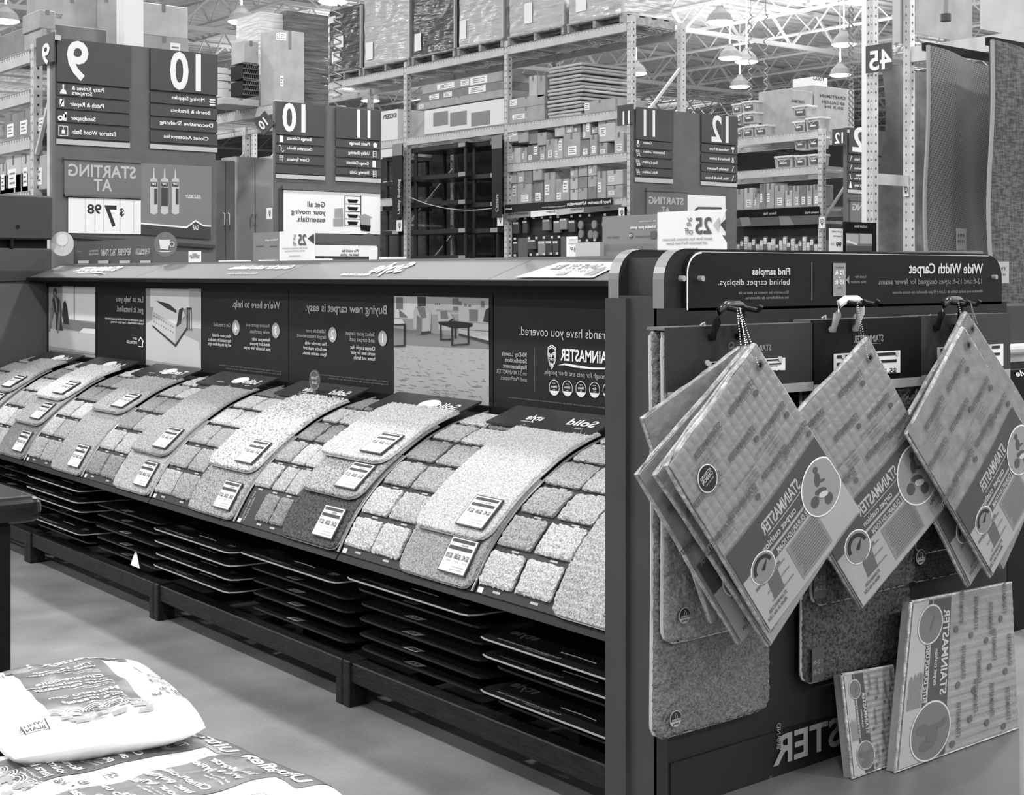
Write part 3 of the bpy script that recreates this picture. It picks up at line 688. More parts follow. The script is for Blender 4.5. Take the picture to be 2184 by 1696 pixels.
txp(m1, 'Wide Width Carpet', PH, 2096, 1939, 583, 20, 1, .002)
txp(m2, '12-ft and 15-ft styles designed for fewer seams.', PH, 2096, 1871, 605, 11, 0, .002)
txp(m2, 'Alfombras muy anchas. Estilos de 12 pies y 15 pies disenados con menos uniones.', PH, 2096, 1903, 624, 6, 0, .002)
txp(m1, 'Find samples', PH, 1686, 1604, 586, 14, 1, .002); txp(m1, 'behind carpet displays.', PH, 1685, 1531, 607, 12, 0, .002)
txp(m2, 'Encuentre las muestras detras de', PH, 1682, 1575, 626, 6, 0, .002); txp(m2, 'los exhibidores de alfombras.', PH, 1682, 1589, 637, 6, 0, .002)
txp(m2, 'Look for', PH, 1847, 1823, 593, 6, 0, .002); txp(m2, 'this sticker.', PH, 1847, 1813, 604, 6, 0, .002); pp(m2, PH, [(1811, 588), (1811, 606), (1805, 597)])
rp(m2, PH, 1731, 1732, 559, 641); rp(m2, PH, 1777, 1804, 561, 632, .0015)
m1.build('sign_lettering', mat('sign ink bright', .6, .5), st); m2.build('sign_small_lettering', mat('sign ink dim', .26, .5), st)
m = MB(); txp(m, '12-ft', PH, 1801, 1781, 586, 9, 1, .003); txp(m, '15-ft', PH, 1801, 1781, 606, 9, 1, .003); txp(m, '+', PH, 1793, 1788, 595, 6, 1, .003); m.build('sticker_lettering', WHITE, st)
m = MB(); txp(m, 'Available in', PH, 1800, 1782, 572, 4, 0, .003); txp(m, 'widths', PH, 1796, 1786, 616, 4, 0, .003); m.build('sticker_small_print', INK, st)
for x in (1442, 1482, 2108):
    p = P(PY, x, 594 if x < 2000 else 591); MB().tube([(p.x, YF-.012, p.z), (p.x, YF-.024, p.z)], .006, 12).build('screw_head', mat('screw steel', .6, .3, .6), st)

# sample books
def book(idx, px0, px1, ptop, pbot, Y, carpets, board_m, label, logo, big):
    pl = ('Y', Y); a = P(pl, px0, ptop); b = P(pl, px0, pbot); c = P(pl, px1, ptop)
    t = thing('sample_book', label, 'sample book', (a.x, Y, a.z))
    MB().prism([(a.x, Y, a.z), (c.x, Y, a.z), (c.x, Y, b.z), (a.x, Y, b.z)], (0, .005, 0)).build('cover', board_m, t)
    MB().box(a.x, c.x, Y+.005, 2.035, a.z-.006, a.z).build('top_fold', mat('book top fold', .16, .5), t)
    x0, x1, z0 = a.x+.004, c.x, a.z
    for x in (.25, .75):
        xx = x0+(x1-x0)*x
        MB().tube([(xx, Y-.004, b.z+(a.z-b.z)*.42), (xx, Y, b.z+(a.z-b.z)*.42)], .006, 10).build('rivet', STEEL, t)
    m = MB(); rp(m, pl, *big, .0015); m.build('price_panel', cardw, t)
    m = MB(); bx0, bx1, by0, by1 = big
    w_ = bx1-bx0; h_ = by1-by0
    rp(m, pl, bx0+w_*.05, bx1-w_*.05, by0+h_*.06, by0+h_*.19, .0025); rp(m, pl, bx0+w_*.05, bx1-w_*.05, by0+h_*.38, by0+h_*.50, .0025)
    for i, s in enumerate(('$5.18', '$6.39', '$5.69')): txp(m, s, pl, bx1-w_*(.05+.32*i), bx1-w_*(.30+.32*i), by0+h_*.80, h_*.2, 1, .0025)
    txp(m, 'available in 12-FT & 15-FT', pl, bx1-w_*.1, bx0+w_*.1, by0+h_*.33, h_*.1, 1, .0025)
    m.build('price_print', INK, t)
    m = MB(); lx0, lx1, ly, lh = logo
    txp(m, 'STAINMASTER', pl, lx1, lx0, ly, lh, 1, .002); pp(m, pl, [(lx0-3, ly+9), (lx0+20, ly+5), (lx1, ly+4), (lx0+20, ly+7)], .002)
    mp, k = pmap(pl, lx0-14, ly-2, .002)
    if idx != 1: shield(m, mp, k*1.1, .55); txt(m, 'Pet', mp, 0, 0, 6*k, 1, .9, 'c')
    m.build('cover_lettering', mat('book cover ink', .25, .5), t)
    m = MB(); rp(m, pl, px0+3, px1, pbot-1, pbot+20, .0005); m.build('lower_flap', mat('book flap', .35, .6), t)
    for j, (yo, zb, x0o, x1o, tone, lab) in enumerate(carpets):
        cx0, cx1 = x0+x0o, x1+x1o; zt = z0-.012
        tt = thing('hanging_carpet', lab, 'carpet sample', (cx0, Y+yo, zb))
        def mp(s, y, h, zb=zb, cx0=cx0, yo=yo):
            z = zb+s; bow = .010*math.sin(min(1, s/.8)*math.pi)+.004*math.sin(y*9+j)+.006*math.exp(-s*8)
            skew = 0
            return Vector((cx0+y+skew, Y+yo-h-bow*.6, z))
        m, pts = carpet_mesh(mp, zt-zb, cx1-cx0, .012, .0058, .0034, .03, (1, 1, 0, 0), seed=70+idx*5+j)
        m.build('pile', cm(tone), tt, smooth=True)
        binding(mp, pts, .002, .004).build('binding', mat('pale carpet binding', .5, .7), tt)
    return t
bkm = [mat('sample book cover print', .035, .4, var=.15, vs=5, spec=.3), mat('black book cover print', .008, .4, spec=.2), mat('grey book cover print', .045, .4, spec=.3)]
book(0, 1421, 1735, 699, 838, 1.98, [(.042, .572, -.01, -.11, 'page', 'long greyish carpet page with round sticker, lowest at the left of the end stand'), (.024, .765, .0, -.20, 'pageb', 'shorter pale carpet page with round sticker on the left of the end stand')], bkm[0],
     'dark sample book with a badge logo, leftmost on the end stand', (1574, 1645, 747, 12), (1510, 1675, 772, 800))
book(1, 1733, 1965, 683, 822, 1.98, [(.042, .60, .0, -.005, 'brown', 'thick brown flecked carpet page, lowest in the middle of the end stand'), (.024, .775, .01, -.005, 'brown', 'upper brown flecked carpet page with small width sticker, middle of the end stand')], bkm[1],
     'black sample book with white script, in the middle of the end stand', (1822, 1884, 728, 14), (1778, 1920, 755, 805))
book(2, 1962, 2155, 674, 802, 1.982, [(.042, .77, .0, -.03, 'paged', 'darkest carpet page hanging at the right of the end stand'), (.024, .84, .0, -.05, 'paged', 'short dark carpet page with round sticker at the right of the end stand')], bkm[2],
     'grey sample book behind the rightmost foam pads on the end stand', (2048, 2080, 712, 9), (1999, 2140, 741, 790))
# round and rectangular stickers on the pages
def round_sticker(px, py, Y, lab, r=.016):
    pl = ('Y', Y); mp, k = pmap(pl, px, py, 0); t = thing('round_sticker', lab, 'sticker', tuple(mp(0, 0)))
    MB().disc(mp, 0, 0, r, 28).build('sticker_face', mat('sticker ring', .45, .5), t)
    q = lambda u, v: mp(u, v)+Vector((0, -.001, 0)); m = MB()
    m.face([q(r*.9*math.cos(a), r*.9*math.sin(a)) for a in [math.radians(-18+i*216/20) for i in range(21)]]); m.build('sticker_black', INK, t)
    m = MB(); txt(m, 'Backing', q, 0, -r*.72, r*.26, 1, .9, 'c'); m.build('sticker_word', INK, t)
    q2 = lambda u, v: mp(u, v)+Vector((0, -.002, 0)); m = MB(); txt(m, 'LeakDefense', q2, 0, -r*.18, r*.24, 1, .8, 'c')
    m.tube([q2(a*r, b*r) for a, b in ((-.2, .05), (-.25, .3), (-.05, .55), (.1, .7), (.2, .6), (.1, .4), (.15, .1))], r*.02, 4); m.build('sticker_lettering', LGREY, t)
round_sticker(1460, 1313, 1.975, 'round black sticker on the shorter pale carpet page'); round_sticker(1441, 1533, 1.994, 'round black sticker on the long greyish carpet page', .0165)
round_sticker(1964, 1188, 1.976, 'round black sticker on the short dark carpet page', .018)
for (px, py, Yv, lab) in ((1749, 1243, 1.976, 'small width sticker on the upper brown carpet page'), (1745, 1420, 1.995, 'small width sticker on the lowest brown carpet page')):
    t = thing('width_sticker', lab, 'sticker', tuple(P(('Y', Yv), px, py))); m = MB(); rp(m, ('Y', Yv), px-13, px+13, py-36, py+36, 0); m.build('sticker_face', mat('width sticker print', .07, .5), t)
    m = MB(); txp(m, '12-ft', ('Y', Yv), px+11, px-11, py-7, 9, 1, .001); txp(m, '15-ft', ('Y', Yv), px+11, px-11, py+14, 9, 1, .001); txp(m, '+', ('Y', Yv), px+3, px-3, py+2, 5, 1, .001); m.build('sticker_lettering', mat('width sticker ink', .25, .5), t)

# hooks
def hook(px, py, m_, lab):
    p = at(px, py, Y=1.93); t = thing('hanger_hook', lab, 'hook', (p.x, 2.0, p.z)); x, z = p.x, p.z
    m = MB()
    m.tube([(x-.040, 2.03, z-.055), (x-.040, 1.972, z-.052), (x-.040, 1.962, z-.02), (x-.034, 1.958, z+.006), (x-.02, 1.956, z+.012), (x+.02, 1.956, z+.012), (x+.034, 1.958, z+.006), (x+.040, 1.962, z-.02), (x+.040, 1.972, z-.052), (x+.040, 2.03, z-.055)], [.008, .008, .009, .010, .010, .010, .010, .009, .008, .008], 8)
    m.build('loop', m_, t, smooth=True)
    for s in (-.02, .025): MB().tube([(x+s, 1.955, z+.008), (x+s, 1.91, z+.002), (x+s, 1.902, z+.012)], .0055, 8).build('peg', BLACK, t)
    for s in (-1, 1): MB().tube([(x+s*.05, 2.0, z-.05), (x+s*.05, 1.985, z-.035), (x+s*.052, 1.985, z-.022), (x+s*.056, 1.992, z-.028)], .003, 6).build('wire_clip', STEEL, t)
hook(1583, 665, mat('black hook plastic', .015, .3), 'black loop hook above the leftmost foam pads'); hook(1836, 652, mat('white hook plastic', .7, .4), 'white loop hook above the middle foam pad'); hook(2055, 652, mat('black hook plastic', .015, .3), 'black loop hook above the rightmost foam pads')

# foam pads
padm = mat('film-wrapped foam', .23, .3, var=.16, vs=30, bump=.15, bs=60); filmm = mat('clear film edge', .42, .15, var=.4, vs=40, bump=.6, bs=60); lblm = mat('pad label print', .34, .35, var=.04, vs=3)
bandm = mat('pad label band', .06, .35); txm = mat('pad label text', .42, .4); grm = mat('pad label grey box', .20, .4); phm = mat('pad label photo', .26, .4)
quilt = mat('quilted film foam', .24, .28, var=.06, vs=20, bump=.12, bs=90)
def pad(lab, T, L, B, R, Y, face=True, th=.014, dY=(0, 0, 0, 0), loc_top=True, grommet=True, weave=True, upside=False):
    a = [at(p[0], p[1], Y=Y+d) for p, d in zip((T, L, B, R), dY)]
    T_, L_, B_, R_ = a
    t = thing('foam_pad', lab, 'foam pad', tuple(a[2]), 'foam pad samples hanging in clear film' if loc_top else 'foam pads standing on the base shelf')
    nrm = (L_-T_).cross(R_-T_).normalized()
    if nrm.y > 0: nrm = -nrm
    def q(u, v, h=0):
        p = T_*(1-u)*(1-v)+L_*u*(1-v)+B_*u*v+R_*(1-u)*v
        bulge = .006*math.sin(math.pi*min(1, max(0, u)))*math.sin(math.pi*min(1, max(0, v)))
        return p+nrm*(bulge+h)
    m = MB(); n = 22
    rng = random.Random(len(lab))
    def wob(u, v):
        p = q(u, v, 0); e = min(u, v, 1-u, 1-v)
        pull = math.exp(-(u*u+v*v)*30)*.010
        h = .0017*(abs(math.sin(u*52))*abs(math.sin(v*62)))**.7 * (1 if v < .52 else .3) if weave else .0012*noise.noise(Vector((u*14, v*14, 3)))
        return p+nrm*(h-pull*.5)
    m.grid(wob, n*5, n*5); o = len(m.v); nn = n*5
    idx = [i for i in range(nn+1)]+[i*(nn+1)+nn for i in range(1, nn+1)]+[nn*(nn+1)+i for i in range(nn-1, -1, -1)]+[i*(nn+1) for i in range(nn-1, 0, -1)]
    for i in idx: m.v.append(tuple(Vector(m.v[i])-nrm*th))
    k = len(idx)
    for i in range(k): m.f.append((idx[i], idx[(i+1) % k], o+(i+1) % k, o+i))
    m.f.append(tuple(range(o, o+k)))
    m.build('foam', quilt if weave else padm, t, smooth=False)
    m = MB(); c = [q(0, 0, -th/2), q(1, 0, -th/2), q(1, 1, -th/2), q(0, 1, -th/2), q(0, 0, -th/2)]
    pts = []
    for i in range(4):
        for j in range(8): pts.append(c[i]*(1-j/8)+c[i+1]*(j/8)+Vector((rng.uniform(-.002, .002), 0, rng.uniform(-.002, .002))))
    pts.append(c[4]); m.tube(pts, [.0035+rng.uniform(0, .002) for _ in pts], 6, cap=False); m.build('film_seam', filmm, t)
    if grommet:
        m = MB(); g_ = q(.07, .07, .001); m.disc(lambda u, v: g_+Vector((u, -.002, v)), 0, 0, .010, 16, .0055); m.build('grommet', mat('grommet brass', .25, .25, .8), t)
        MB().disc(lambda u, v: g_+Vector((u, -.0015, v)), 0, 0, .0056, 14).build('grommet_hole', BLACK, t)
    if face:
        h = .0036; P_ = lambda u, v: q(u, v, h)
        def patch(mb, u0, u1, v0, v1, hh): mb.grid(lambda a_, b_: q(u0+(u1-u0)*a_, v0+(v1-v0)*b_, hh), 10, 6)
        m = MB(); patch(m, .01, .99, .53, .99, h-.0008); m.build('label', lblm, t)
        m = MB(); patch(m, .01, .99, .53, .70, h-.0003); patch(m, .01, .80, .715, .755, h-.0003); m.build('label_band', bandm, t)
        m = MB(); patch(m, .30, .62, .77, .965, h-.0003); m.build('label_box', grm, t)
        lu = (L_-T_).length; lv = (R_-T_).length
        M_ = lambda u0, v0: (lambda u, v: q(u0+u/lu, v0-v/lv, h))
        m = MB(); txt(m, 'STAINMASTER', M_(.30, .625), 0, 0, lv*.055, 1, lu*.40/(width('STAINMASTER', 1)*lv*.055/CAP))
        txt(m, 'carpet cushion', M_(.42, .685), 0, 0, lv*.030, 1, .9); txt(m, 'ELITE DURAPLUSH FOAM', M_(.30, .750), 0, 0, lv*.026, 1, lu*.38/(width('ELITE DURAPLUSH FOAM', 1)*lv*.026/CAP))
        patch(m, .30, .68, .638, .642, h); patch(m, .01, .99, .706, .710, h)
        m.build('label_lettering', txm, t)
        m = MB(); ff = M_(.15, .71)
        m.disc(M_(.82, .73), 0, 0, lu*.105, 26); m.build('gauge_ring', WHITE, t)
        m = MB(); m.disc(lambda u, v: q(.82+u/lu, .73-v/lv, h+.0006), 0, 0, lu*.098, 26); m.build('gauge_face', mat('gauge face', .2, .4), t)
        m = MB(); dq = lambda u, v: q(.82+u/lu, .73-v/lv, h+.0012); R2 = lu*.06
        m.add([dq(r*math.cos(math.radians(d)), r*math.sin(math.radians(d))) for r in (R2, R2*1.4) for d in range(0, 181, 20)], [(i, i+1, i+11, i+10) for i in range(9)])
        m.face([dq(-R2*.9, R2*.5), dq(0, -R2*.4), dq(R2*.35, -R2*.1), dq(.0, R2*.15)]); m.build('gauge_needle', INK, t)
        # round photograph of a toy rider, drawn as plain tones
        m = MB(); m.disc(lambda u, v: q(max(.005, min(.99, .17+u/lu)), max(.5, min(.985, .72-v/lv)), h+.0006), 0, 0, lu*.19, 32); m.build('photo_ring', WHITE, t)
        m = MB(); cq = lambda hh: (lambda u, v: q(max(.012, min(.985, .17+u/lu)), max(.51, min(.98, .72-v/lv)), h+hh)); m.disc(cq(.0012), 0, 0, lu*.18, 32); m.build('photo', phm, t)
        m = MB(); c_ = cq(.0018); s_ = lu*.1
        R_c, R_s = math.cos(.55), math.sin(.55)
        def e(x, y, r, ry=None, mb=m): mb.face([c_((x*R_c-y*R_s)*s_+r*s_*math.cos(a)*R_c-(ry or r)*s_*math.sin(a)*R_s, (x*R_s+y*R_c)*s_+r*s_*math.cos(a)*R_s+(ry or r)*s_*math.sin(a)*R_c) for a in [math.pi*i/8 for i in range(16)]])
        e(-.6, -.9, .38); e(.7, -.8, .38); e(.1, -.25, .55, .22); e(.35, .55, .28, .45); e(.45, 1.2, .22); e(-.05, .4, .35, .1)
        m.build('photo_subject', mat('photo dark tone', .07, .4), t)
        m = MB(); c_ = cq(.0022); e(-.1, -.5, .45, .2, m); m.build('photo_highlight', LGREY, t)
        m = MB(); rr = random.Random(3)
        for i in range(13):
            v0 = .785+i*.0132; m.grid(lambda a_, b_: q(.32+a_*(.24+.05*rr.random()), v0+b_*.003, h+.0003), 1, 1)
        for i in range(3): txt(m, 'antimicrobial protection', M_(.66, .80+i*.05), 0, 0, lv*.013, 0, .8)
        u0 = .80; m.add([q(.74, .80, h), q(.84, .80, h), q(.86, .90, h), q(.76, .90, h)], [(0, 1, 2, 3)])
        txt(m, 'MOISTURE BARRIER', M_(.70, .79), 0, 0, lv*.014, 1, .9); txt(m, 'STAINMASTER', M_(.76, .93), 0, 0, lv*.016, 1, .8)
        txt(m, 'Made in the USA', M_(.78, .955), 0, 0, lv*.018, 1, .7, slant=.3)
        patch(m, .04, .28, .985, .987, h)
        m.build('label_small_print', mat('label small print', .10, .4), t)
        m = MB()
        for i, (u, v) in enumerate(((.25, .10), (.62, .09), (.43, .24), (.80, .24), (.14, .30), (.30, .44), (.64, .43), (.90, .44), (.07, .46))):
            f_ = M_(u-.07, v)
            txt(m, 'STAINMASTER', f_, 0, 0, lv*.028, 1, .72)
            if i % 2 == 0: m.disc(M_(u-.04, v+.035), 0, 0, lv*.014, 12)
            else: txt(m, 'carpet cushion', M_(u-.05, v+.03), 0, 0, lv*.012, 0, .8)
            m.grid(lambda a_, b_: q(u-.07+a_*.17, v+.008+b_*.002, h), 1, 1)
        for (u, v) in ((.30, .33), (.75, .12), (.55, .35)):
            for i in range(4): txt(m, 'EASY INSTALLATION - SOFT FEEL' if i == 0 else 'comfortable and quiet', M_(u-.05, v+i*.018), 0, 0, lv*.011, 0, .6)
        m.build('film_print', mat('film print ink', .095, .4), t)
    return t, q, (T_-L_).length
zz = (0, 0, 0, 0)
pad('crumpled clear-filmed pad furthest back in the left bunch', (1583, 742), (1374, 893), (1520, 1330), (1760, 1060), 1.935, face=False, weave=False)
pad('film-wrapped foam pad third from the front in the left bunch', (1598, 742), (1363, 1013), (1579, 1375), (1800, 1120), 1.905, weave=False)
pad('film-wrapped foam pad second from the front in the left bunch', (1606, 742), (1402, 1012), (1643, 1378), (1822, 1100), 1.865)
p1, q1, _ = pad('quilted foam pad with black round badge, front of the left bunch', (1615, 735), (1428, 995), (1641, 1350), (1836, 1090), 1.82)
pad('lone quilted foam pad on the white hook', (1855, 722), (1636, 955), (1839, 1298), (2030, 1066), 1.90)
pad('foam pad behind and to the right in the right bunch', (2065, 667), (1960, 860), (2140, 1215), (2250, 960), 1.93, face=False, weave=False)
pad('foam pad second from the front in the right bunch', (2050, 700), (1910, 939), (2068, 1251), (2215, 1010), 1.90, weave=False)
pad('speckled bonded foam pad in front of the right bunch', (2058, 698), (1939, 925), (2116, 1229), (2240, 1004), 1.86, weave=False)
m = MB(); b_ = lambda u, v: q1(.86+u, .14-v, .004); L1 = .40
lu = .42
m.disc(lambda u, v: q1(.83+u/.40, .19-v/.5, .004), 0, 0, .031, 28); m.build('badge_rim', WHITE, p1)
m = MB(); m.disc(lambda u, v: q1(.83+u/.40, .19-v/.5, .0046), 0, 0, .0285, 28); m.build('badge', INK, p1)
m = MB(); f_ = lambda u, v: q1(.83+u/.40, .19-v/.5, .0052)
txt(m, 'ACTIVATED', f_, 0, .008, .007, 1, .75, 'c'); txt(m, 'CARBON', f_, 0, -.002, .008, 1, .85, 'c'); txt(m, 'helps reduce odors', f_, 0, -.010, .004, 0, .7, 'c'); m.build('badge_lettering', LGREY, p1)
# standing pads
def stand_pad(lab, TL, TR, BR, BL, Y, w, seed):
    a = [at(p[0], p[1], Y=Y+d) for p, d in zip((TL, TR, BR, BL), (.05, .05, 0, 0))]
    TL_, TR_, BR_, BL_ = a; BL_.z = BR_.z = .412
    t = thing('foam_pad', lab, 'foam pad', tuple(BL_), 'foam pads standing on the base shelf')
    nrm = (TR_-TL_).cross(BL_-TL_).normalized()
    if nrm.y > 0: nrm = -nrm
    def q(u, v, h=0): return TL_*(1-u)*(1-v)+TR_*u*(1-v)+BR_*u*v+BL_*(1-u)*v+nrm*h
    m = MB(); m.grid(lambda u, v: q(u, v, .0006*math.sin(v*110)*(1 if w else 0)+.001*noise.noise(Vector((u*9, v*9, seed)))), 40, 60)
    b0 = len(m.v)
    m.hexa([q(0, 1, -.026), q(1, 1, -.026), q(1, 1, -.001), q(0, 1, -.001), q(0, 0, -.026), q(1, 0, -.026), q(1, 0, -.001), q(0, 0, -.001)]); m.build('foam', quilt, t)
    m = MB(); c = [q(0, 0, -.003), q(1, 0, -.003), q(1, 1, -.003), q(0, 1, -.003), q(0, 0, -.003)]; m.tube(c, .004, 6, cap=False); m.build('film_seam', filmm, t)
    H_ = (TL_-BL_).length; W_ = (TR_-TL_).length; h = .0025
    pt = lambda mb, u0, u1, v0, v1, hh=h: mb.grid(lambda a_, b_: q(u0+(u1-u0)*a_, v0+(v1-v0)*b_, hh), 1, 1)
    m = MB(); pt(m, .01, .36, .01, .99, h-.0005); m.build('label', lblm, t)
    m = MB(); pt(m, .20, .37, .01, .99); pt(m, .155, .19, .01, .7); m.build('label_band', bandm, t)
    M_ = lambda u0, v0: (lambda u, v: q(u0-v/W_, v0-u/H_, h+.0008))      # reads upwards, mirrored
    M_ = lambda u0, v0: (lambda u, v: q(u0+v/W_, v0-u/H_, h+.0008))
    m = MB(); txt(m, 'STAINMASTER', M_(.30, .62), 0, 0, W_*.055, 1, .95); txt(m, 'carpet cushion', M_(.24, .55), 0, 0, W_*.03, 1, .8); txt(m, 'ELITE DURAPLUSH FOAM', M_(.158, .64), 0, 0, W_*.028, 1, .95); m.build('label_lettering', txm, t)
    m = MB(); m.disc(lambda u, v: q(.18+u/W_, .16+v/H_, h+.001), 0, 0, W_*.115, 24); m.disc(lambda u, v: q(.24+u/W_, .82+v/H_, h+.001), 0, 0, W_*.165, 28); m.build('label_rings', LGREY, t)
    m = MB(); m.disc(lambda u, v: q(.18+u/W_, .16+v/H_, h+.0016), 0, 0, W_*.105, 24); m.disc(lambda u, v: q(.24+u/W_, .82+v/H_, h+.0016), 0, 0, W_*.155, 28); m.build('label_pictures', mat('label picture tone', .13, .4), t)
    m = MB(); e = lambda x, y, r, ry: m.face([q(x+r*math.cos(a), y+ry*math.sin(a), h+.002) for a in [math.pi*i/8 for i in range(16)]])
    e(.17, .80, .05, .035); e(.2, .9, .05, .035); e(.25, .85, .05, .07); e(.30, .80, .05, .02); e(.35, .78, .025, .02); m.face([q(.17, .2, h+.002), q(.2, .11, h+.002), q(.22, .12, h+.002), q(.19, .2, h+.002)])
    for i in range(14): pt(m, .03+i*.0085, .033+i*.0085, .44+.04*random.random(), .66, h+.0006)
    m.build('label_small_print', mat('label small print', .10, .4), t)
    m = MB()
    for i in range(12):
        u0 = .46+.145*(i % 4)+(.03 if i//4 % 2 else 0); v0 = .10+.30*(i//4)+.06*(i % 3)
        txt(m, 'STAINMASTER', M_(u0, min(.97, v0+.1)), 0, 0, W_*.030, 1, .72); m.disc(lambda u, v: q(u0-.03+u/W_, v0+.13+v/H_, h), 0, 0, W_*.02, 12)
    m.build('film_print', mat('film print ink', .095, .4), t)
stand_pad('standing foam pad half hidden behind another on the base shelf', (1797, 1440), (1905, 1420), (1935, 1640), (1820, 1672), 1.915, True, 2)
stand_pad('large standing foam pad at the right of the base shelf', (1945, 1285), (2158, 1243), (2172, 1567), (1911, 1650), 1.88, True, 5)
# bead chains
chm = mat('bead chain steel', .6, .25, .8)
def chain(lab, a, b, c):
    t = thing('bead_chain', lab, 'chain', tuple(a)); m = MB(); ico = [(1, 0, 0), (-1, 0, 0), (0, 1, 0), (0, -1, 0), (0, 0, 1), (0, 0, -1)]; fi = [(0, 2, 4), (2, 1, 4), (1, 3, 4), (3, 0, 4), (2, 0, 5), (1, 2, 5), (3, 1, 5), (0, 3, 5)]
    for p, q in ((a, b), (a, c)):
        n = int((q-p).length/.0052)
        for i in range(n+1):
            o = p+(q-p)*(i/n); m.add([o+Vector(v)*.0019 for v in ico], fi)
    m.build('beads', chm, t)
A = lambda px, py, Y: at(px, py, Y=Y)
chain('bead chain from the left hook to the badge pad', A(1578, 658, 1.89), A(1617, 778, 1.815), A(1590, 735, 1.83))
chain('second bead chain on the left black hook', A(1572, 658, 1.89), A(1597, 742, 1.86), A(1580, 735, 1.87))
chain('bead chain from the white hook', A(1828, 642, 1.89), A(1851, 762, 1.895), A(1838, 725, 1.90))
chain('bead chain on the right hook, left strand', A(2043, 642, 1.89), A(2067, 728, 1.855), A(2052, 690, 1.87))
chain('bead chain on the right hook, right strand', A(2070, 645, 1.89), A(2084, 690, 1.90), A(2078, 688, 1.91))

# ================================================================= far tower, table and bags
tw = thing('end_tower', 'tall dark end tower closing the far end of the carpet display', 'display stand', (3.0, 8.95, 0))
gm = mat('tower inner face', .09, .5, var=.15, vs=2)
MB().box(1.9, 3.3, 8.875, 8.93, 0, 1.44).build('wing_panel', gm, tw); MB().box(1.9, 3.3, 8.93, 9.25, 0, 1.9).build('core', BLACK, tw)
MB().box(1.85, 3.316, 8.87, 9.3, 1.72, 2.0).build('top_box', mat('tower box', .04, .45), tw, bevel=.01)
MB().box(1.85, 3.316, 8.885, 9.3, 1.40, 1.665).build('middle_box', mat('tower lower box', .055, .5), tw, bevel=.01)
MB().prism([(2.2, 8.885, 1.42), (3.34, 8.885, 1.47), (3.34, 8.885, 1.52), (2.9, 8.885, 1.52), (2.75, 8.885, 1.47)], (0, -.015, 0)).build('moulded_ledge', mat('tower ledge', .03, .4), tw)
for x in (2.35, 2.6, 2.75, 3.05): MB().box(x, x+.02, 8.88, 8.95, 1.665, 1.72).build('bracket', BLACK, tw)
MB().tube([(3.09, 8.863, 1.80), (3.09, 8.87, 1.80)], .012, 14).build('bolt_cap', BLACK, tw)
# black table
tb = thing('black_table', 'black table with a rounded edge at the left, only its corner showing', 'table', (.9, 4.6, 0))
def wb(*c): return MB().box(*c)
wb(.3, 1.454, 3.956, 5.3, .795, .872).build('table_top', mat('black lacquer', .012, .2, var=.4, vs=10), tb, bevel=.03, seg=4)
wb(.4, 1.36, 4.05, 5.2, .72, .80).build('apron', BLACK, tb)
for x in (.42, 1.285):
    for y in (3.99, 5.12): wb(x, x+.085, y, y+.085, 0, .80).build('leg', BLACK, tb)
o = wb(.9, 1.33, 4.12, 4.42, .873, .888).build('folder', mat('grey folder', .13, .5), None); tag(o, 'flat grey folder lying on the black table', 'folder')
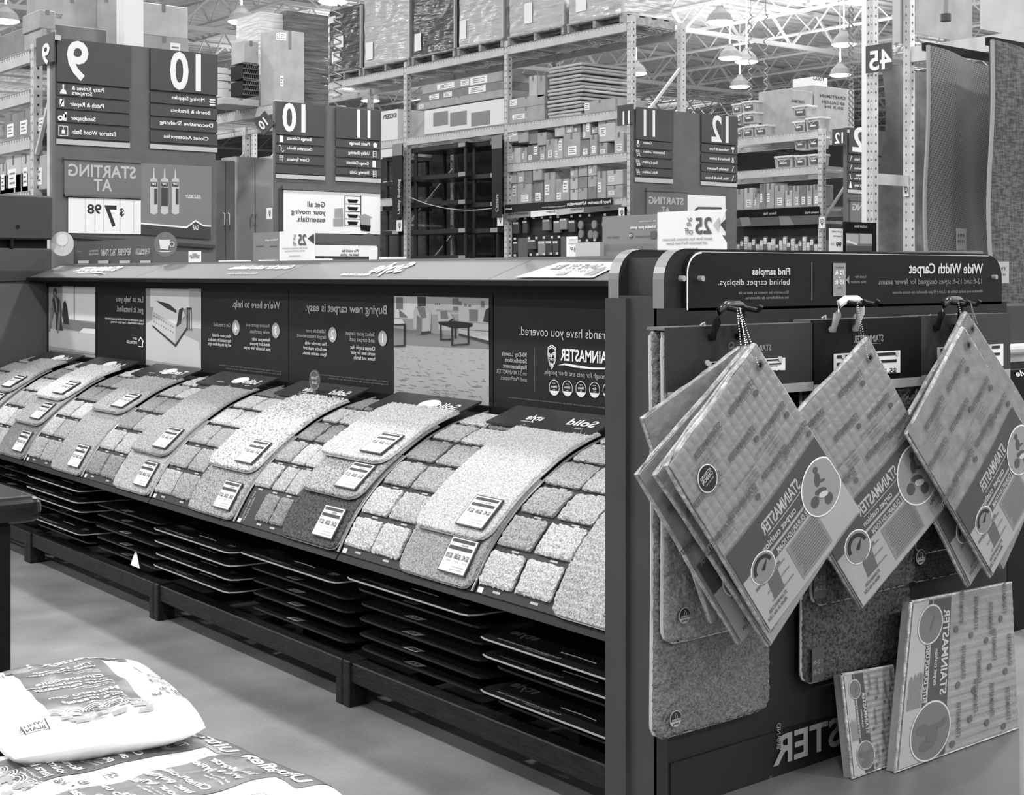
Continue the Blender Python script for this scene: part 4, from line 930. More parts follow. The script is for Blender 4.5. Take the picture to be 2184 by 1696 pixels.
# bags of mortar on a pallet
bagm = mat('white bag film', .88, .28, bump=.22, bs=7, var=.02, vs=3); bpr = mat('bag blue print', .14, .3, var=.08, vs=4); blt = mat('bag light print', .74, .3)
def bag(lab, xc, zc, zt, ang, L_=.58, W_=.36, th=.12, ver=0, tilt=0.0, detail=True):
    c = cw(xc, zc, zt-th); ux = Vector((math.cos(ang), math.sin(ang)))   # camera-plan vector for the reading direction
    uy = Vector((math.sin(ang), -math.cos(ang)))                           # mirrored: up lies clockwise of reading
    ux3 = cw(ux.x, ux.y, 0); uy3 = cw(uy.x, uy.y, 0)
    sd = hash(lab) % 97 if False else len(lab)
    def sf(a, b, h=0):
        """a across -1..1 (reading), b along -1..1 (up)"""
        e = max(0, (1-abs(a)**4.2))**.42*max(0, (1-abs(b)**5))**.40
        pinch = 1-.06*abs(b)**3
        z = th*(.50+.50*e)+.009*noise.noise(Vector((a*2.2+sd, b*2.6, 0)))*e+.0035*noise.noise(Vector((a*8, b*3+sd, 5)))*e
        z += tilt*b
        return c+ux3*(a*W_/2*pinch)+uy3*(b*L_/2)+Vector((0, 0, z+h))
    def sb(a, b):
        p = sf(a, b); e = max(0, (1-abs(a)**4))**.5*max(0, (1-abs(b)**4))**.5
        return Vector((p.x, p.y, zt-th+th*.5*(1-e)+tilt*b))
    t = thing('mortar_bag', lab, 'bag', tuple(c), 'white mortar bags on the pallet')
    m = MB(); nu, nv = 40, 56
    def warp(k): x = 2*k-1; return math.copysign(1-(1-abs(x))**1.6, x)
    m.grid(lambda u, v: sf(warp(u), warp(v)), nu, nv); o = len(m.v); m.grid(lambda u, v: sb(warp(u), warp(v)), nu, nv)
    m.build('bag_body', bagm, t, smooth=True)
    if not detail: return t
    def patch(mb, a0, a1, b0, b1, h=.0015, n=14): mb.grid(lambda u, v: sf(a0+(a1-a0)*u, b0+(b1-b0)*v, h), n, n)
    D = lambda a0, b0, h=.0028: (lambda u, v: sf(a0+u/(W_/2), b0+v/(L_/2), h))
    m = MB(); patch(m, -.42, .54, -.74, .62); patch(m, -.75, .62, .62, .97); m.build('printed_field', bpr, t, smooth=True)
    m = MB(); s = (lambda a, x: a)
    txt(m, 'Ultraflex 1', D(-.68, .68), 0, 0, .038, 1, .9)
    for b, w_, big in ((.47, 'Tile Mortar', 1), (.36, 'with Polymer', 1), (.28, 'for floors and walls', 0), (.24, 'easy to spread', 0), (.10, 'Ciment-colle', 1), (-.01, 'avec polymères', 1), (-.12, 'pour carreaux', 1), (-.18, 'pour murs et planchers', 0), (-.22, 'facile a appliquer', 0), (-.36, 'Mortero con', 1), (-.47, 'polímero', 1), (-.58, 'para losetas', 1), (-.64, 'para pisos y paredes', 0), (-.68, 'facil de aplicar', 0)):
        txt(m, w_, D(-.30, b), 0, 0, .0195 if big else .007, big, .98)
    m.build('bag_lettering', blt, t)
    m = MB(); rr = random.Random(sd)
    for i in range(26):                                             # loose tile shapes along the foot of the print
        a = -.5+rr.random()*.95; b = -.76-rr.random()*.13; w = .07+rr.random()*.09; hgt = .03+rr.random()*.03; sk = rr.uniform(-.05, .05)
        m.add([sf(a, b, .003+i*.00002), sf(a+w, b+sk*.3, .003+i*.00002), sf(a+w+sk, b+hgt, .003+i*.00002), sf(a+sk, b+hgt-sk*.3, .003+i*.00002)], [(0, 1, 2, 3)])
    m.build('tile_pattern', mat('bag mid print', .33, .35), t)
    m = MB()
    for i in range(6):
        a = -.5+i*.2; cd = lambda u, v: sf(a+u/(W_/2), -.75+v/(L_/2), .0032)
        for r in (.010, .016, .022): m.add([cd(q*math.cos(math.radians(d)), q*math.sin(math.radians(d))) for q in (r, r+.0025) for d in range(0, 181, 20)], [(k, k+1, k+11, k+10) for k in range(9)])
    m.build('wave_pattern', mat('bag pale print', .6, .35), t)
    m = MB(); fr = lambda a0, a1, b0, b1: [m.grid(lambda u, v: sf(x0+(x1-x0)*u, y0+(y1-y0)*v, .0028), 4, 1) for x0, x1, y0, y1 in ((a0, a1, b0, b0+.006), (a0, a1, b1, b1+.006), (a0, a0+.012, b0, b1), (a1-.012, a1, b0, b1))]
    fr(-.86, -.66, -.32, -.22); txt(m, 'WHITE', D(-.82, -.25), 0, 0, .008, 1); txt(m, 'BLANC', D(-.82, -.29), 0, 0, .008, 1)
    fr(-.90, -.70, .10, .36)
    for i in range(4): txt(m, 'net weight notice', D(-.88, .32-i*.06), 0, 0, .006, 0, .7)
    m.disc(D(-.80, -.03), 0, 0, .017, 24, .013); txt(m, 'CE', D(-.84, -.045), 0, 0, .009, 1)
    fr(.66, .90, .50, .60); txt(m, 'STANDARD', D(.68, .53), 0, 0, .009, 1, .8)
    txt(m, '50 lb', D(-.93, -.50), 0, 0, .018, 1); txt(m, '22.7 kg', D(-.93, -.60), 0, 0, .018, 1)
    fr(.60, .85, -.90, -.76); txt(m, 'WHITE', D(.63, -.82), 0, 0, .011, 1); txt(m, 'BLANC', D(.63, -.88), 0, 0, .011, 1)
    for i in range(7): txt(m, 'mix with clean cool water', D(.05, -.72-i*.02), 0, 0, .006, 0, .9)
    m.build('bag_small_print', mat('bag black print', .05, .35), t)
    m = MB(); [m.add([D(.55+i*.008, .0, .003)(0, -.40*L_/2-.1), D(.55+i*.008+.004, .0, .003)(0, -.40*L_/2-.1), D(.55+i*.008+.004, 0, .003)(0, -.40*L_/2-.06), D(.55+i*.008, 0, .003)(0, -.40*L_/2-.06)], [(0, 1, 2, 3)]) for i in range(0)]
    return t
R_ = math.radians
pal = thing('wooden_pallet', 'wooden pallet under the white mortar bags', 'pallet', tuple(cw(-.95, 2.6)))
def paldir(ang): return cw(math.cos(ang), math.sin(ang)), cw(-math.sin(ang), math.cos(ang))
pa, pb = paldir(R_(48.7)); pc = cw(-.98, 2.62)
for i in range(6):
    o = pc+pb*(-.40+i*.16); MB().obox(o+Vector((0, 0, .135)), pa*.5, pb*.06, Vector((0, 0, .01))).build('deck_plank', PALW, pal)
for i in range(3):
    o = pc+pa*(-.45+i*.45); MB().obox(o+Vector((0, 0, .0625)), pa*.03, pb*.46, Vector((0, 0, .0625))).build('stringer', PALW, pal)
A3 = R_(180-41.0)
bag('front mortar bag with a tall print towards the aisle', -.625, 2.60, .555, A3, tilt=-.02)
bag('middle mortar bag, its print folded under the top bag', -.81, 2.83, .535, A3, tilt=-.02)
bag('mortar bag at the lower left with a tile pattern edge', -1.16, 2.62, .52, R_(200))
bag('topmost mortar bag at the far end of the stack', -.93, 3.03, .62, R_(180+30), L_=.56, W_=.40, th=.11, tilt=-.006)
for i, z in enumerate((.41, .28)):
    for j, (x, zz_) in enumerate(((-.58, 2.60), (-.80, 2.83), (-1.12, 2.55), (-1.20, 2.90))):
        bag('plain white mortar bag in the %s inner layer, %s of the stack' % (('upper', 'lower')[i], ('front', 'middle', 'near left', 'far left')[j]), x, zz_, z, A3, th=.13, detail=False, W_=.34 if j < 2 else .38)
# ================================================================= racks
holem = mat('post hole', .03, .6); wirem = mat('deck wire', .38, .4)
def rack(label, X0, dep, ys, ztop, levels, name='storage_rack', thin=False, braces=True, bm_=None, pw=.075):
    """rack with upright faces at X0 and X0+dep, posts at ys, levels[i] = beam heights of bay i"""
    t = thing(name, label, 'rack', (X0, ys[0], 0))
    for j, y in enumerate(ys):
        for xx in (X0, X0+dep-pw):
            MB().box(xx, xx+pw, y, y+pw, 0, ztop).build('upright', STEEL, t)
            h = MB(); k = int((ztop-.9)/.0762)
            for i in range(k):
                z = 1.3+i*.0762
                if z > ztop-.05: break
                for dy in ((.018, .05) if xx == X0 else (.035,)): h.face([(xx-.001, y+dy, z), (xx-.001, y+dy+.012, z), (xx-.001, y+dy+.009, z+.022), (xx-.001, y+dy+.003, z+.022)])
                h.face([(xx+.03, y-.001, z), (xx+.047, y-.001, z), (xx+.047, y-.001, z+.02), (xx+.03, y-.001, z+.02)])
            h.build('upright_holes', holem, t)['kind'] = 'stuff'
        if braces:
            z = .3
            while z < ztop-.5:
                MB().bar((X0+.04, y+.037, z), (X0+dep-.04, y+.037, z), .035).build('brace', STEEL, t)
                MB().bar((X0+.04, y+.037, z), (X0+dep-.04, y+.037, z+.85), .03).build('brace', STEEL, t); z += .95
    for i, lv in enumerate(levels):
        y0, y1 = ys[i]+pw, ys[i+1]
        for z in lv:
            MB().box(X0-.005, X0+.045, y0, y1, z-.11, z-.012).build('beam', BEAM, t); MB().box(X0+dep-.05, X0+dep, y0, y1, z-.11, z-.012).build('beam', BEAM, t)
            m = MB(); n = int((y1-y0)/.06)
            for q in range(n+1):
                y = y0+(y1-y0)*q/n; m.box(X0-.008, X0+dep, y-.003, y+.003, z-.012, z-.006); m.box(X0-.010, X0-.005, y-.003, y+.003, z-.035, z-.008)
            for q in range(12): x = X0+dep*q/11; m.box(x-.003, x+.003, y0, y1, z-.006, z)
            m.build('deck_wires', wirem, t)['kind'] = 'stuff'
            for q in range(4): y = y0+(y1-y0)*(q+.5)/4; MB().box(X0+.02, X0+dep-.02, y-.02, y+.02, z-.05, z-.014).build('deck_support', BEAM, t)
    return t
XC, XB, XA, XD = 11.29, 7.62, 4.22, 14.95
YC = [11.93, 14.25, 16.56, 18.80, 21.1]
rkC = rack('tall grey pallet rack of aisle eleven with wrapped pallets on top', XC, .9, YC, 4.52, [[4.45, 3.44, 2.93, 2.40], [4.45, 3.44], [4.45, 3.44, 2.6], [4.45, 3.44]])
rack('grey rack behind the second aisle board with tall cartons on top', XB, .9, [13.72, 16.0, 18.3], 3.42, [[3.38], [3.38]])
rack('grey rack at the left edge holding small cartons', XA-.04, .9, [11.62, 13.9, 16.2], 3.42, [[3.38, 3.05, 2.66, 2.2, 1.9], [3.38, 3.05, 2.66, 2.2, 1.9]])
rack('back half of the leftmost grey rack, mostly behind the first aisle board', 5.12, .42, [11.62, 13.9, 16.2], 3.42, [[3.38], [3.38]])
MB().bar((4.2, 11.24, 3.0), (4.2, 11.6, 2.5), .03).build('stay', STEEL, None); tag(bpy.context.scene.objects['stay'], 'short grey diagonal stay beside the leftmost aisle board', 'brace')
o = MB().box(4.16, 4.225, 11.2, 11.26, 0, 3.40).build('post_end', STEEL, None); o.name = 'rack_post'; tag(o, 'thin grey rack post against the leftmost aisle board', 'rack post')
rkD = rack('grey rack of aisle twelve holding clear tubs and small boxes', XD, .9, [12.1, 14.6, 17.1], 3.45, [[3.43, 2.96, 2.42], [3.43, 2.96, 2.42]])
# back-to-back halves seen through and far racks
rack('far grey rack glimpsed beyond aisle eleven', 15.1, .9, [17.2, 19.5, 21.8, 24.1], 4.4, [[3.6, 2.6], [3.6, 2.6], [3.6, 2.6]], thin=True)
# right hand carpet rack (sign 45)
t5 = rack('carpet roll rack with tall perforated posts under sign forty-five', 10.42, .62, [7.86], 6.2, [], braces=False)
MB().box(10.49, 10.97, 7.87, 7.92, 2.31, 2.41).build('cross_beam', BEAM, t5)
t = thing('cantilever_frame', 'pale rack beam from which the two rugs hang', 'rack', (11.0, 5, 0))
MB().box(10.98, 11.06, 2.9, 7.90, 3.46, 3.60).build('beam', mat('pale beam paint', .62, .45), t); MB().box(10.98, 11.06, 2.9, 2.98, 0, 5.5).build('upright', STEEL, t)
for y in (5.3,): MB().box(11.5, 11.56, y, y+.07, 0, 6).build('upright', STEEL, t)

# ---- boxes on racks
whl = WHITE
def pbox(lab, px0, px1, yt, yb, pl, dep=.4, m_=None, kind='carton', group=None, labels=(), tape=True, words=(), zb=None, cat='box', rot=0, setback=.02):
    """carton whose front lies on plane pl between the given columns; rows read at column px0"""
    v = pl[1]+setback; q = (pl[0], v)
    a = P(q, px0, yt); b = P(q, px0, yb); c = P(q, px1, yt); z0 = b.z if zb is None else zb
    z1 = max(a.z, z0+.03)
    t = thing(kind, lab, cat, (a.x, a.y, z0), group)
    m = MB()
    if pl[0] == 'X': y0, y1 = sorted((a.y, c.y)); x0, x1 = v, v+dep
    else: x0, x1 = sorted((a.x, c.x)); y0, y1 = v, v+dep
    m.box(x0, x1, y0, y1, z0, z1)
    m.build('body', m_ or CARD, t, bevel=.006)
    if tape and m_ in (None, CARD, CARD2, CARD3):
        k = MB(); xm, ym = (x0+x1)/2, (y0+y1)/2
        if pl[0] == 'X': k.box(x0+.0, x1, ym-.018, ym+.018, z1, z1+.0015); k.face([(x0-.0015, ym-.018, z1), (x0-.0015, ym+.018, z1), (x0-.0015, ym+.018, z1-(z1-z0)*.25), (x0-.0015, ym-.018, z1-(z1-z0)*.25)])
        else: k.face([(xm-.018, y0-.0015, z1), (xm+.018, y0-.0015, z1), (xm+.018, y0-.0015, z1-(z1-z0)*.25), (xm-.018, y0-.0015, z1-(z1-z0)*.25)])
        k.build('tape', mat('parcel tape', .17, .35), t)
    if labels:
        L1, L2 = MB(), MB()
        W_ = (y1-y0) if pl[0] == 'X' else (x1-x0); Hh = z1-z0
        for (u, w, lw, lh) in labels:
            f_ = (lambda uu, vv, o=.002: Vector((x0-o, y1-uu*W_, z0+vv*Hh))) if pl[0] == 'X' else (lambda uu, vv, o=.002: Vector((x0+uu*W_, y0-o, z0+vv*Hh)))
            L1.face([f_(u, w), f_(u+lw, w), f_(u+lw, w+lh), f_(u, w+lh)])
            for r in range(3):
                v0 = w+lh*(.2+r*.25); L2.face([f_(u+lw*.15, v0, .003), f_(u+lw*(.85-.2*(r % 2)), v0, .003), f_(u+lw*(.85-.2*(r % 2)), v0+lh*.1, .003), f_(u+lw*.15, v0+lh*.1, .003)])
        L1.build('label', whl, t); L2.build('label_print', mat('label grey print', .2, .5), t)
    for (s, pr, plx, py, h) in words:
        k = MB(); txp(k, s, (pl[0], v), pr, plx, py, h, 1, .003); k.build('lettering', mat('carton ink', .06, .6), t)
    return t
CX_ = ('X', XC)
G1 = 'cartons on the aisle eleven rack'
L_1 = ((.12, .25, .35, .35),); L_2 = ((.3, .1, .5, .35),); L_3 = ((.55, .4, .35, .5), (.1, .1, .3, .3))
# shelf 2.93 (small cartons), two tiers: bottom y row at column
def shelf_rows(desc, rows, pl, zb, group, m_choices, dep=.35):
    n = 0
    for (px0, px1, yt, yb, lb) in rows:
        n += 1
        stack = yb is not None
        pbox('%s carton, %s from the left %s' % (('small brown', 'plain brown', 'labelled brown')[n % 3] if not lb else 'white-labelled brown', ORD[n-1] if n <= 20 else 'last', desc), px0, px1, yt, yb if yb else yt+50, pl, dep, m_choices[n % len(m_choices)], group=group, labels=lb, zb=zb if not stack else None, setback=random.uniform(.0, .06))
M3 = (CARD, CARD2, CARD, CARD3, CARD)
shelf_rows('on the floor tier of the upper small-carton shelf', [(1080, 1110, 318, None, L_1), (1111, 1124, 315, None, L_1), (1125, 1149, 311, None, L_3), (1150, 1163, 313, None, L_2), (1164, 1181, 298, None, L_2), (1182, 1200, 297, None, L_3), (1201, 1237, 286, None, L_2), (1238, 1257, 299, None, L_2), (1258, 1273, 288, None, L_2), (1274, 1295, 306, None, L_2), (1310, 1330, 283, None, L_2)], CX_, 2.93, 'cartons on the upper small-carton shelf', M3)
shelf_rows('on the upper tier of the upper small-carton shelf', [(1080, 1104, 272, 304, L_3), (1105, 1126, 278, 305, ()), (1128, 1147, 276, 308, ()), (1146, 1165, 284, 311, ()), (1166, 1183, 264, 277, ()), (1183, 1204, 268, 292, ()), (1206, 1222, 268, 285, L_2), (1223, 1238, 266, 286, L_1), (1242, 1259, 260, 297, L_3), (1262, 1273, 272, 286, L_1), (1275, 1312, 253, 304, L_1)], CX_, None, 'cartons on the upper small-carton shelf', M3)
shelf_rows('on the floor tier of the lower small-carton shelf', [(1083, 1102, 393, None, L_3), (1103, 1133, 392, None, L_2), (1135, 1158, 386, None, L_2), (1160, 1184, 369, None, L_1), (1185, 1214, 383, None, L_3), (1216, 1232, 405, None, ()), (1233, 1252, 401, None, ()), (1254, 1272, 400, None, ()), (1273, 1292, 366, None, L_1), (1294, 1328, 397, None, L_1)], CX_, 2.40, 'cartons on the lower small-carton shelf', M3)
shelf_rows('on the upper tier of the lower small-carton shelf', [(1083, 1101, 365, 393, L_1), (1103, 1118, 362, 391, L_2), (1119, 1134, 359, 392, ()), (1136, 1155, 360, 386, ()), (1216, 1232, 358, 380, L_1), (1216, 1232, 381, 404, ()), (1234, 1252, 353, 377, ()), (1234, 1252, 378, 402, ()), (1254, 1272, 352, 376, L_1), (1254, 1272, 377, 400, ()), (1294, 1328, 364, 396, L_1)], CX_, None, 'cartons on the lower small-carton shelf', M3)
# shelf 3.44 bay one
pbox('long banded carton lying lowest at the left of the upper shelf', 1084, 1161, 234, 258, CX_, .6, CARD, zb=3.44, labels=L_1[:1])
pbox('long banded carton lying on another at the left of the upper shelf', 1084, 1161, 212, 234, CX_, .6, CARD, labels=((.05, .3, .2, .6),))
pbox('upright brown carton, left of the pair standing on the banded cartons', 1128, 1145, 163, 206, CX_, .3, CARD2); pbox('upright brown carton, right of the pair standing on the banded cartons', 1146, 1162, 163, 208, CX_, .3, CARD)
for i in range(14):
    yb = 243-i*7.6; q = ('X', XC+.02+random.uniform(0, .03)); a = P(q, 1168+random.uniform(-2, 4), yb); c = P(q, 1240+random.uniform(-4, 4), yb)
    z = 3.44+i*.047
    o = MB().prism([(q[1], c.y, z), (q[1]+.82, c.y, z+random.uniform(-.004, .004)), (q[1]+.82, a.y, z), (q[1], a.y, z+random.uniform(-.004, .006))], (0, 0, .034)).build('folded_table', (WRAPL, CARD2, CARD)[i % 3], None, bevel=.008)
    tag(o, 'flat wrapped board, %s from the bottom of the tall stack' % ORD[i], 'board', 'flat wrapped boards stacked on the upper shelf'); o.name = 'flat_board'
pbox('wide low brown carton at the foot of the flat board stack', 1246, 1312, 218, 236, CX_, .5, CARD, zb=3.44, labels=((.02, .3, .15, .6),))
# bay two of the upper shelf
PRN = ((.15, .15, .2, .7), (.42, .15, .22, .7), (.68, .1, .22, .8))
wcx = pbox('long white carton with product pictures on the upper shelf', 905, 1076, 236, 281, CX_, .6, mat('white carton', .72, .5), zb=3.45, tape=False, labels=())
m = MB(); q = ('X', XC+.02)
for a, b in ((924, 955), (960, 995), (1005, 1045)): rp(m, q, a, b, 241, 270, .003)
m.build('carton_pictures', MGREY, wcx)
pbox('long flat carton lying on the white one', 890, 1074, 220, 236, CX_, .6, CARD, labels=((.02, .2, .06, .5),)); pbox('long printed carton, second layer above the white one', 896, 1074, 203, 220, CX_, .6, CARD3, labels=((.12, .2, .12, .6), (.3, .2, .1, .6), (.6, .1, .2, .8)))
pbox('long printed carton, top layer above the white one', 900, 1072, 183, 202, CX_, .6, CARD, labels=((.2, .2, .22, .6), (.5, .2, .1, .6), (.62, .1, .2, .8)))
pbox('white notice-covered carton right of the second aisle board', 812, 848, 238, 296, CX_, .6, mat('white carton', .72, .5), zb=3.2, tape=False, words=(('IDEZEBY', 846, 816, 250, 9),))
# pallets on top of the aisle-eleven rack
def top_pallet(lab, px0, px1, yt, yb, m_, dep=.85, tags=(), corner=True):
    q = ('X', XC+.0); a = P(q, px0, yb); c = P(q, px1, yb); z = 4.45
    t = thing('small_pallet', 'wooden pallet under the '+lab, 'pallet', (XC, a.y, z))
    y0, y1 = sorted((a.y, c.y))
    for k in range(3): MB().box(XC-.02, XC+dep, y0+(y1-y0-.05)*k/2, y0+(y1-y0-.05)*k/2+.05, z, z+.09).build('stringer', PALW, t)
    for k in range(5): MB().box(XC-.03+k*(dep-.06)/4, XC+.06+k*(dep-.06)/4, y0, y1, z+.09, z+.11).build('deck_plank', PALW, t)
    b = thing('wrapped_load', lab, 'wrapped pallet load', (XC, y0, z+.11)); zt = max(P(q, px0, yt).z, z+.5)
    m = MB(); rng = random.Random(len(lab))
    def f(u, v):
        pts = [(XC, y1-.02), (XC, y0+.02), (XC+dep-.03, y0+.02), (XC+dep-.03, y1-.02)]
        k = min(3, int(u*4)); w = u*4-k; p, r = pts[k], pts[(k+1) % 4]
        return Vector((p[0]+(r[0]-p[0])*w, p[1]+(r[1]-p[1])*w, z+.112+(zt-z-.112)*v))+Vector((rng.uniform(-.006, .006), rng.uniform(-.006, .006), 0))
    m.grid(f, 32, 12); m.face([(XC, y0+.02, zt), (XC+dep-.03, y0+.02, zt), (XC+dep-.03, y1-.02, zt), (XC, y1-.02, zt)]); m.build('wrapped_cartons', m_, b)
    if corner:
        k = MB()
        k.box(XC-.006, XC+.03, y0+.008, y0+.04, z+.12, zt-.02); k.build('corner_guard', mat('corner guard', .45, .4), b)
    m = MB()
    for (pa, pb, ya, yb2) in tags: rp(m, q, pa, pb, ya, yb2, .012)
    m.build('shipping_label', WHITE, b)
top_pallet('dark stretch-wrapped load at the left end of the high rack', 702, 771, 26, 150, WRAP, tags=((702, 716, 37, 51), (712, 732, 80, 105), (708, 724, 112, 136)))
top_pallet('tall pale wrapped load in the middle of the high rack', 776, 875, -60, 130, WRAPL, tags=((780, 795, 92, 129),))
top_pallet('dark glossy wrapped load right of the tall pale one', 881, 972, -60, 112, WRAP, tags=((884, 898, 73, 110),))
top_pallet('pale wrapped load with a long paper label', 978, 1075, -60, 90, WRAPL, tags=((980, 994, 45, 85),))
top_pallet('grey wrapped load above the sign of aisle eleven shelf', 1085, 1205, -60, 70, WRAPL, tags=((1118, 1135, 8, 52),))
top_pallet('low wrapped load at the near end of the high rack', 1212, 1330, -30, 60, WRAPL, tags=((1228, 1250, -5, 27),))
# row B top
PB_ = ('X', XB)
pbox('tall plain carton standing upright above the second aisle board', 587, 649, 62, 214, ('Y', 13.75), .34, CARD, zb=3.38, labels=((.03, .86, .1, .09), (.15, .86, .22, .1), (.17, .24, .1, .14)), setback=.0)
pbox('dark wrapped tower behind the tall plain carton', 612, 701, 22, 214, ('Y', 14.35), .8, WRAP, kind='wrapped_load', cat='wrapped pallet load', zb=3.38, tape=False)
pbox('wrapped tower peeping over the tall plain carton', 556, 609, 24, 214, ('Y', 14.45), .6, WRAPL, kind='wrapped_load', cat='wrapped pallet load', zb=3.38, tape=False)
pbox('small brown carton on top of the black crates', 520, 551, 85, 133, ('Y', 14.15), .3, CARD, tape=True, setback=.0)
for i, lab in enumerate(('black plastic crate, upper of the two beside the tall carton', 'black plastic crate, lower of the two beside the tall carton')):
    a = at(519, 135+i*35, Y=14.15); c = at(552, 135+i*35, Y=14.15); t = thing('plastic_crate', lab, 'crate', (a.x, 14.15, a.z-.17), 'black plastic crates')
    z1 = a.z; z0 = z1-.165 if i == 0 else z1-.165; m = MB(); m.box(a.x, c.x, 14.16, 14.45, z0, z1-.01).build('crate_body', BLACK, t)
    m = MB()
    for k in range(9): x = a.x+(c.x-a.x)*k/8; m.bar((x, 14.155, z0), (min(c.x, x+.05), 14.155, z1), .006)
    for k in range(4): z = z0+(z1-z0)*k/3; m.bar((a.x, 14.15, z), (c.x, 14.15, z), .012)
    m.build('lattice', mat('crate lattice', .12, .5), t)
CR = [('brown carton under the crates beside the tall carton', 475, 553, 207, 225, CARD), ('flat pale carton, lowest of the wrapped pile left of the crates', 462, 518, 188, 207, CARD2), ('flat pale carton, second of the wrapped pile left of the crates', 461, 517, 172, 188, CARD2), ('flat pale carton, third of the wrapped pile left of the crates', 462, 519, 157, 171, CARD2), ('flat pale carton, top of the wrapped pile left of the crates', 461, 518, 143, 156, CARD2)]
for i, (lab, a, b, c, d, mm) in enumerate(CR): pbox(lab, a, b, c, d, ('Y', 14.7 if i else 14.13), .45, mm, setback=0, zb=3.38 if i == 0 else None)
# row A top
PA_ = ('Y', 11.45)
pbox('small brown carton on top, far left above the leftmost aisle board', 84, 118, 20, 60, PA_, .4, CARD, setback=0, words=(('TRADOTS', 133, 119, 40, 9),)); pbox('brown carton under the small one, far left above the leftmost aisle board', 88, 120, 60, 86, PA_, .4, CARD, setback=0, zb=3.38)
pbox('tall brown carton behind the small ones, far left', 100, 206, -40, 90, ('Y', 12.0), .5, CARD, setback=0, zb=3.38)
pbox('tall brown carton with a hand hole left of the white column', 206, 248, -40, 98, ('Y', 12.0), .5, CARD, setback=0, zb=3.38)
pbox('large brown carton right of the white column, lower', 296, 403, 72, 112, ('Y', 11.7), .6, CARD, setback=0, zb=3.38, labels=((.62, .1, .2, .7),)); pbox('large brown carton right of the white column, upper', 296, 401, 3, 72, ('Y', 11.7), .6, CARD2, setback=0)
pbox('flat grey box on the left edge rack', 0, 80, 78, 105, ('X', 4.2), .6, CARD3, zb=3.38, tape=False)
for i, (a, b, c, mm, zb) in enumerate(((12, 45, 335, CARD2, 2.2), (46, 64, 331, CARD2, 2.2), (0, 14, 350, CARD2, 2.2), (66, 100, 335, CARD, 2.2), (38, 66, 240, CARD3, 2.66), (10, 38, 248, CARD3, 2.66), (76, 108, 235, CARD, 2.66), (0, 30, 375, CARD, 1.9), (32, 60, 372, CARD, 1.9))):
    pbox('%s carton on the left edge rack, %s' % (('white-labelled', 'dark')[i in (4, 5)], ['far left on the middle shelf', 'beside the post on the middle shelf', 'cut by the picture edge on the middle shelf', 'behind the post on the middle shelf', 'right one on the dark upper shelf', 'left one on the dark upper shelf', 'behind the stay on the upper shelf', 'far left on the lowest shelf', 'nearer the post on the lowest shelf'][i]), a, b, c, c+40, ('X', 4.2), .4, mm, group='cartons on the left edge rack', labels=((.2, .15, .5, .5),), zb=zb)
# row D
XDp = ('X', XD)
for i, (a, b, yt, yb, lab) in enumerate(((1676, 1734, 189, 262, 'large printed carton behind the clear tubs, left one'), (1737, 1822, 181, 262, 'large printed carton behind the clear tubs, right one'))):
    pbox(lab, a, b, yt, yb, ('Y', 12.9), .5, CARD, zb=3.43, setback=0, tape=False, words=(('CRAFTSMAN', b-18, a+12, yt+32, 6), ('60 GALLON', b-20, a+16, yt+44, 6), ('20.5 IN', b-22, a+22, yt+53, 5)))
pbox('white carton behind the left clear tubs', 1622, 1672, 235, 282, ('Y', 13.62), .3, mat('white carton', .72, .5), zb=3.43, setback=0, tape=False)
pbox('small black and white carton on top of the large printed ones', 1737, 1765, 163, 182, ('Y', 12.93), .4, mat('white carton', .72, .5), setback=0, zb=at(1737, 181, Y=12.9).z, tape=False, words=(('TOOLS', 1758, 1734, 173, 7),))
pbox('dark carton with a lid between the left tubs and the printed ones', 1622, 1650, 217, 236, ('Y', 13.64), .28, CARD3, setback=0, zb=at(1622, 235, Y=13.62).z)
tubm = mat('clear tub plastic', .42, .25, var=.15, vs=12); lidm = mat('tub lid', .62, .3)
def tub(lab, px0, px1, yt, yb, pl=XDp, zb=None, sb=.03):
    q = (pl[0], pl[1]+sb); a = P(q, px0, yt); b = P(q, px0, yb); c = P(q, px1, yt); z0 = b.z if zb is None else zb; z1 = a.z if zb is None else zb+(a.z-b.z)
    t = thing('storage_tub', lab, 'tub', (a.x, a.y, z0), 'clear lidded tubs of aisle twelve'); y0, y1 = sorted((a.y, c.y)); x0 = q[1]; x1 = x0+.20; s = .012
    m = MB(); m.hexa([(x0+s, y0+s, z0), (x1-s, y0+s, z0), (x1-s, y1-s, z0), (x0+s, y1-s, z0), (x0, y0, z1-.03), (x1, y0, z1-.03), (x1, y1, z1-.03), (x0, y1, z1-.03)]); m.build('tub_body', tubm, t)
    MB().box(x0-.01, x1+.01, y0-.008, y1+.008, z1-.03, z1).build('lid', lidm, t, bevel=.006)
    k = MB(); k.face([(x0-.001, y0+(y1-y0)*.15, z0+.03), (x0-.001, y0+(y1-y0)*.8, z0+.03), (x0-.004, y0+(y1-y0)*.8, z1-.06), (x0-.004, y0+(y1-y0)*.15, z1-.06)]); k.build('tub_label', mat('tub label', .12, .4), t)
    k = MB(); k.face([(x0-.005, y0+(y1-y0)*.3, z0+.06), (x0-.005, y0+(y1-y0)*.7, z0+.06), (x0-.005, y0+(y1-y0)*.7, z0+.08), (x0-.005, y0+(y1-y0)*.3, z0+.08)]); k.build('label_stripe', WHITE, t)
    MB().tube([(x0-.008, y0+.03, z1-.02), (x0-.04, (y0+y1)/2, z0+(z1-z0)*.45), (x0-.008, y1-.03, z1-.02)], .004, 5).build('handle', lidm, t)
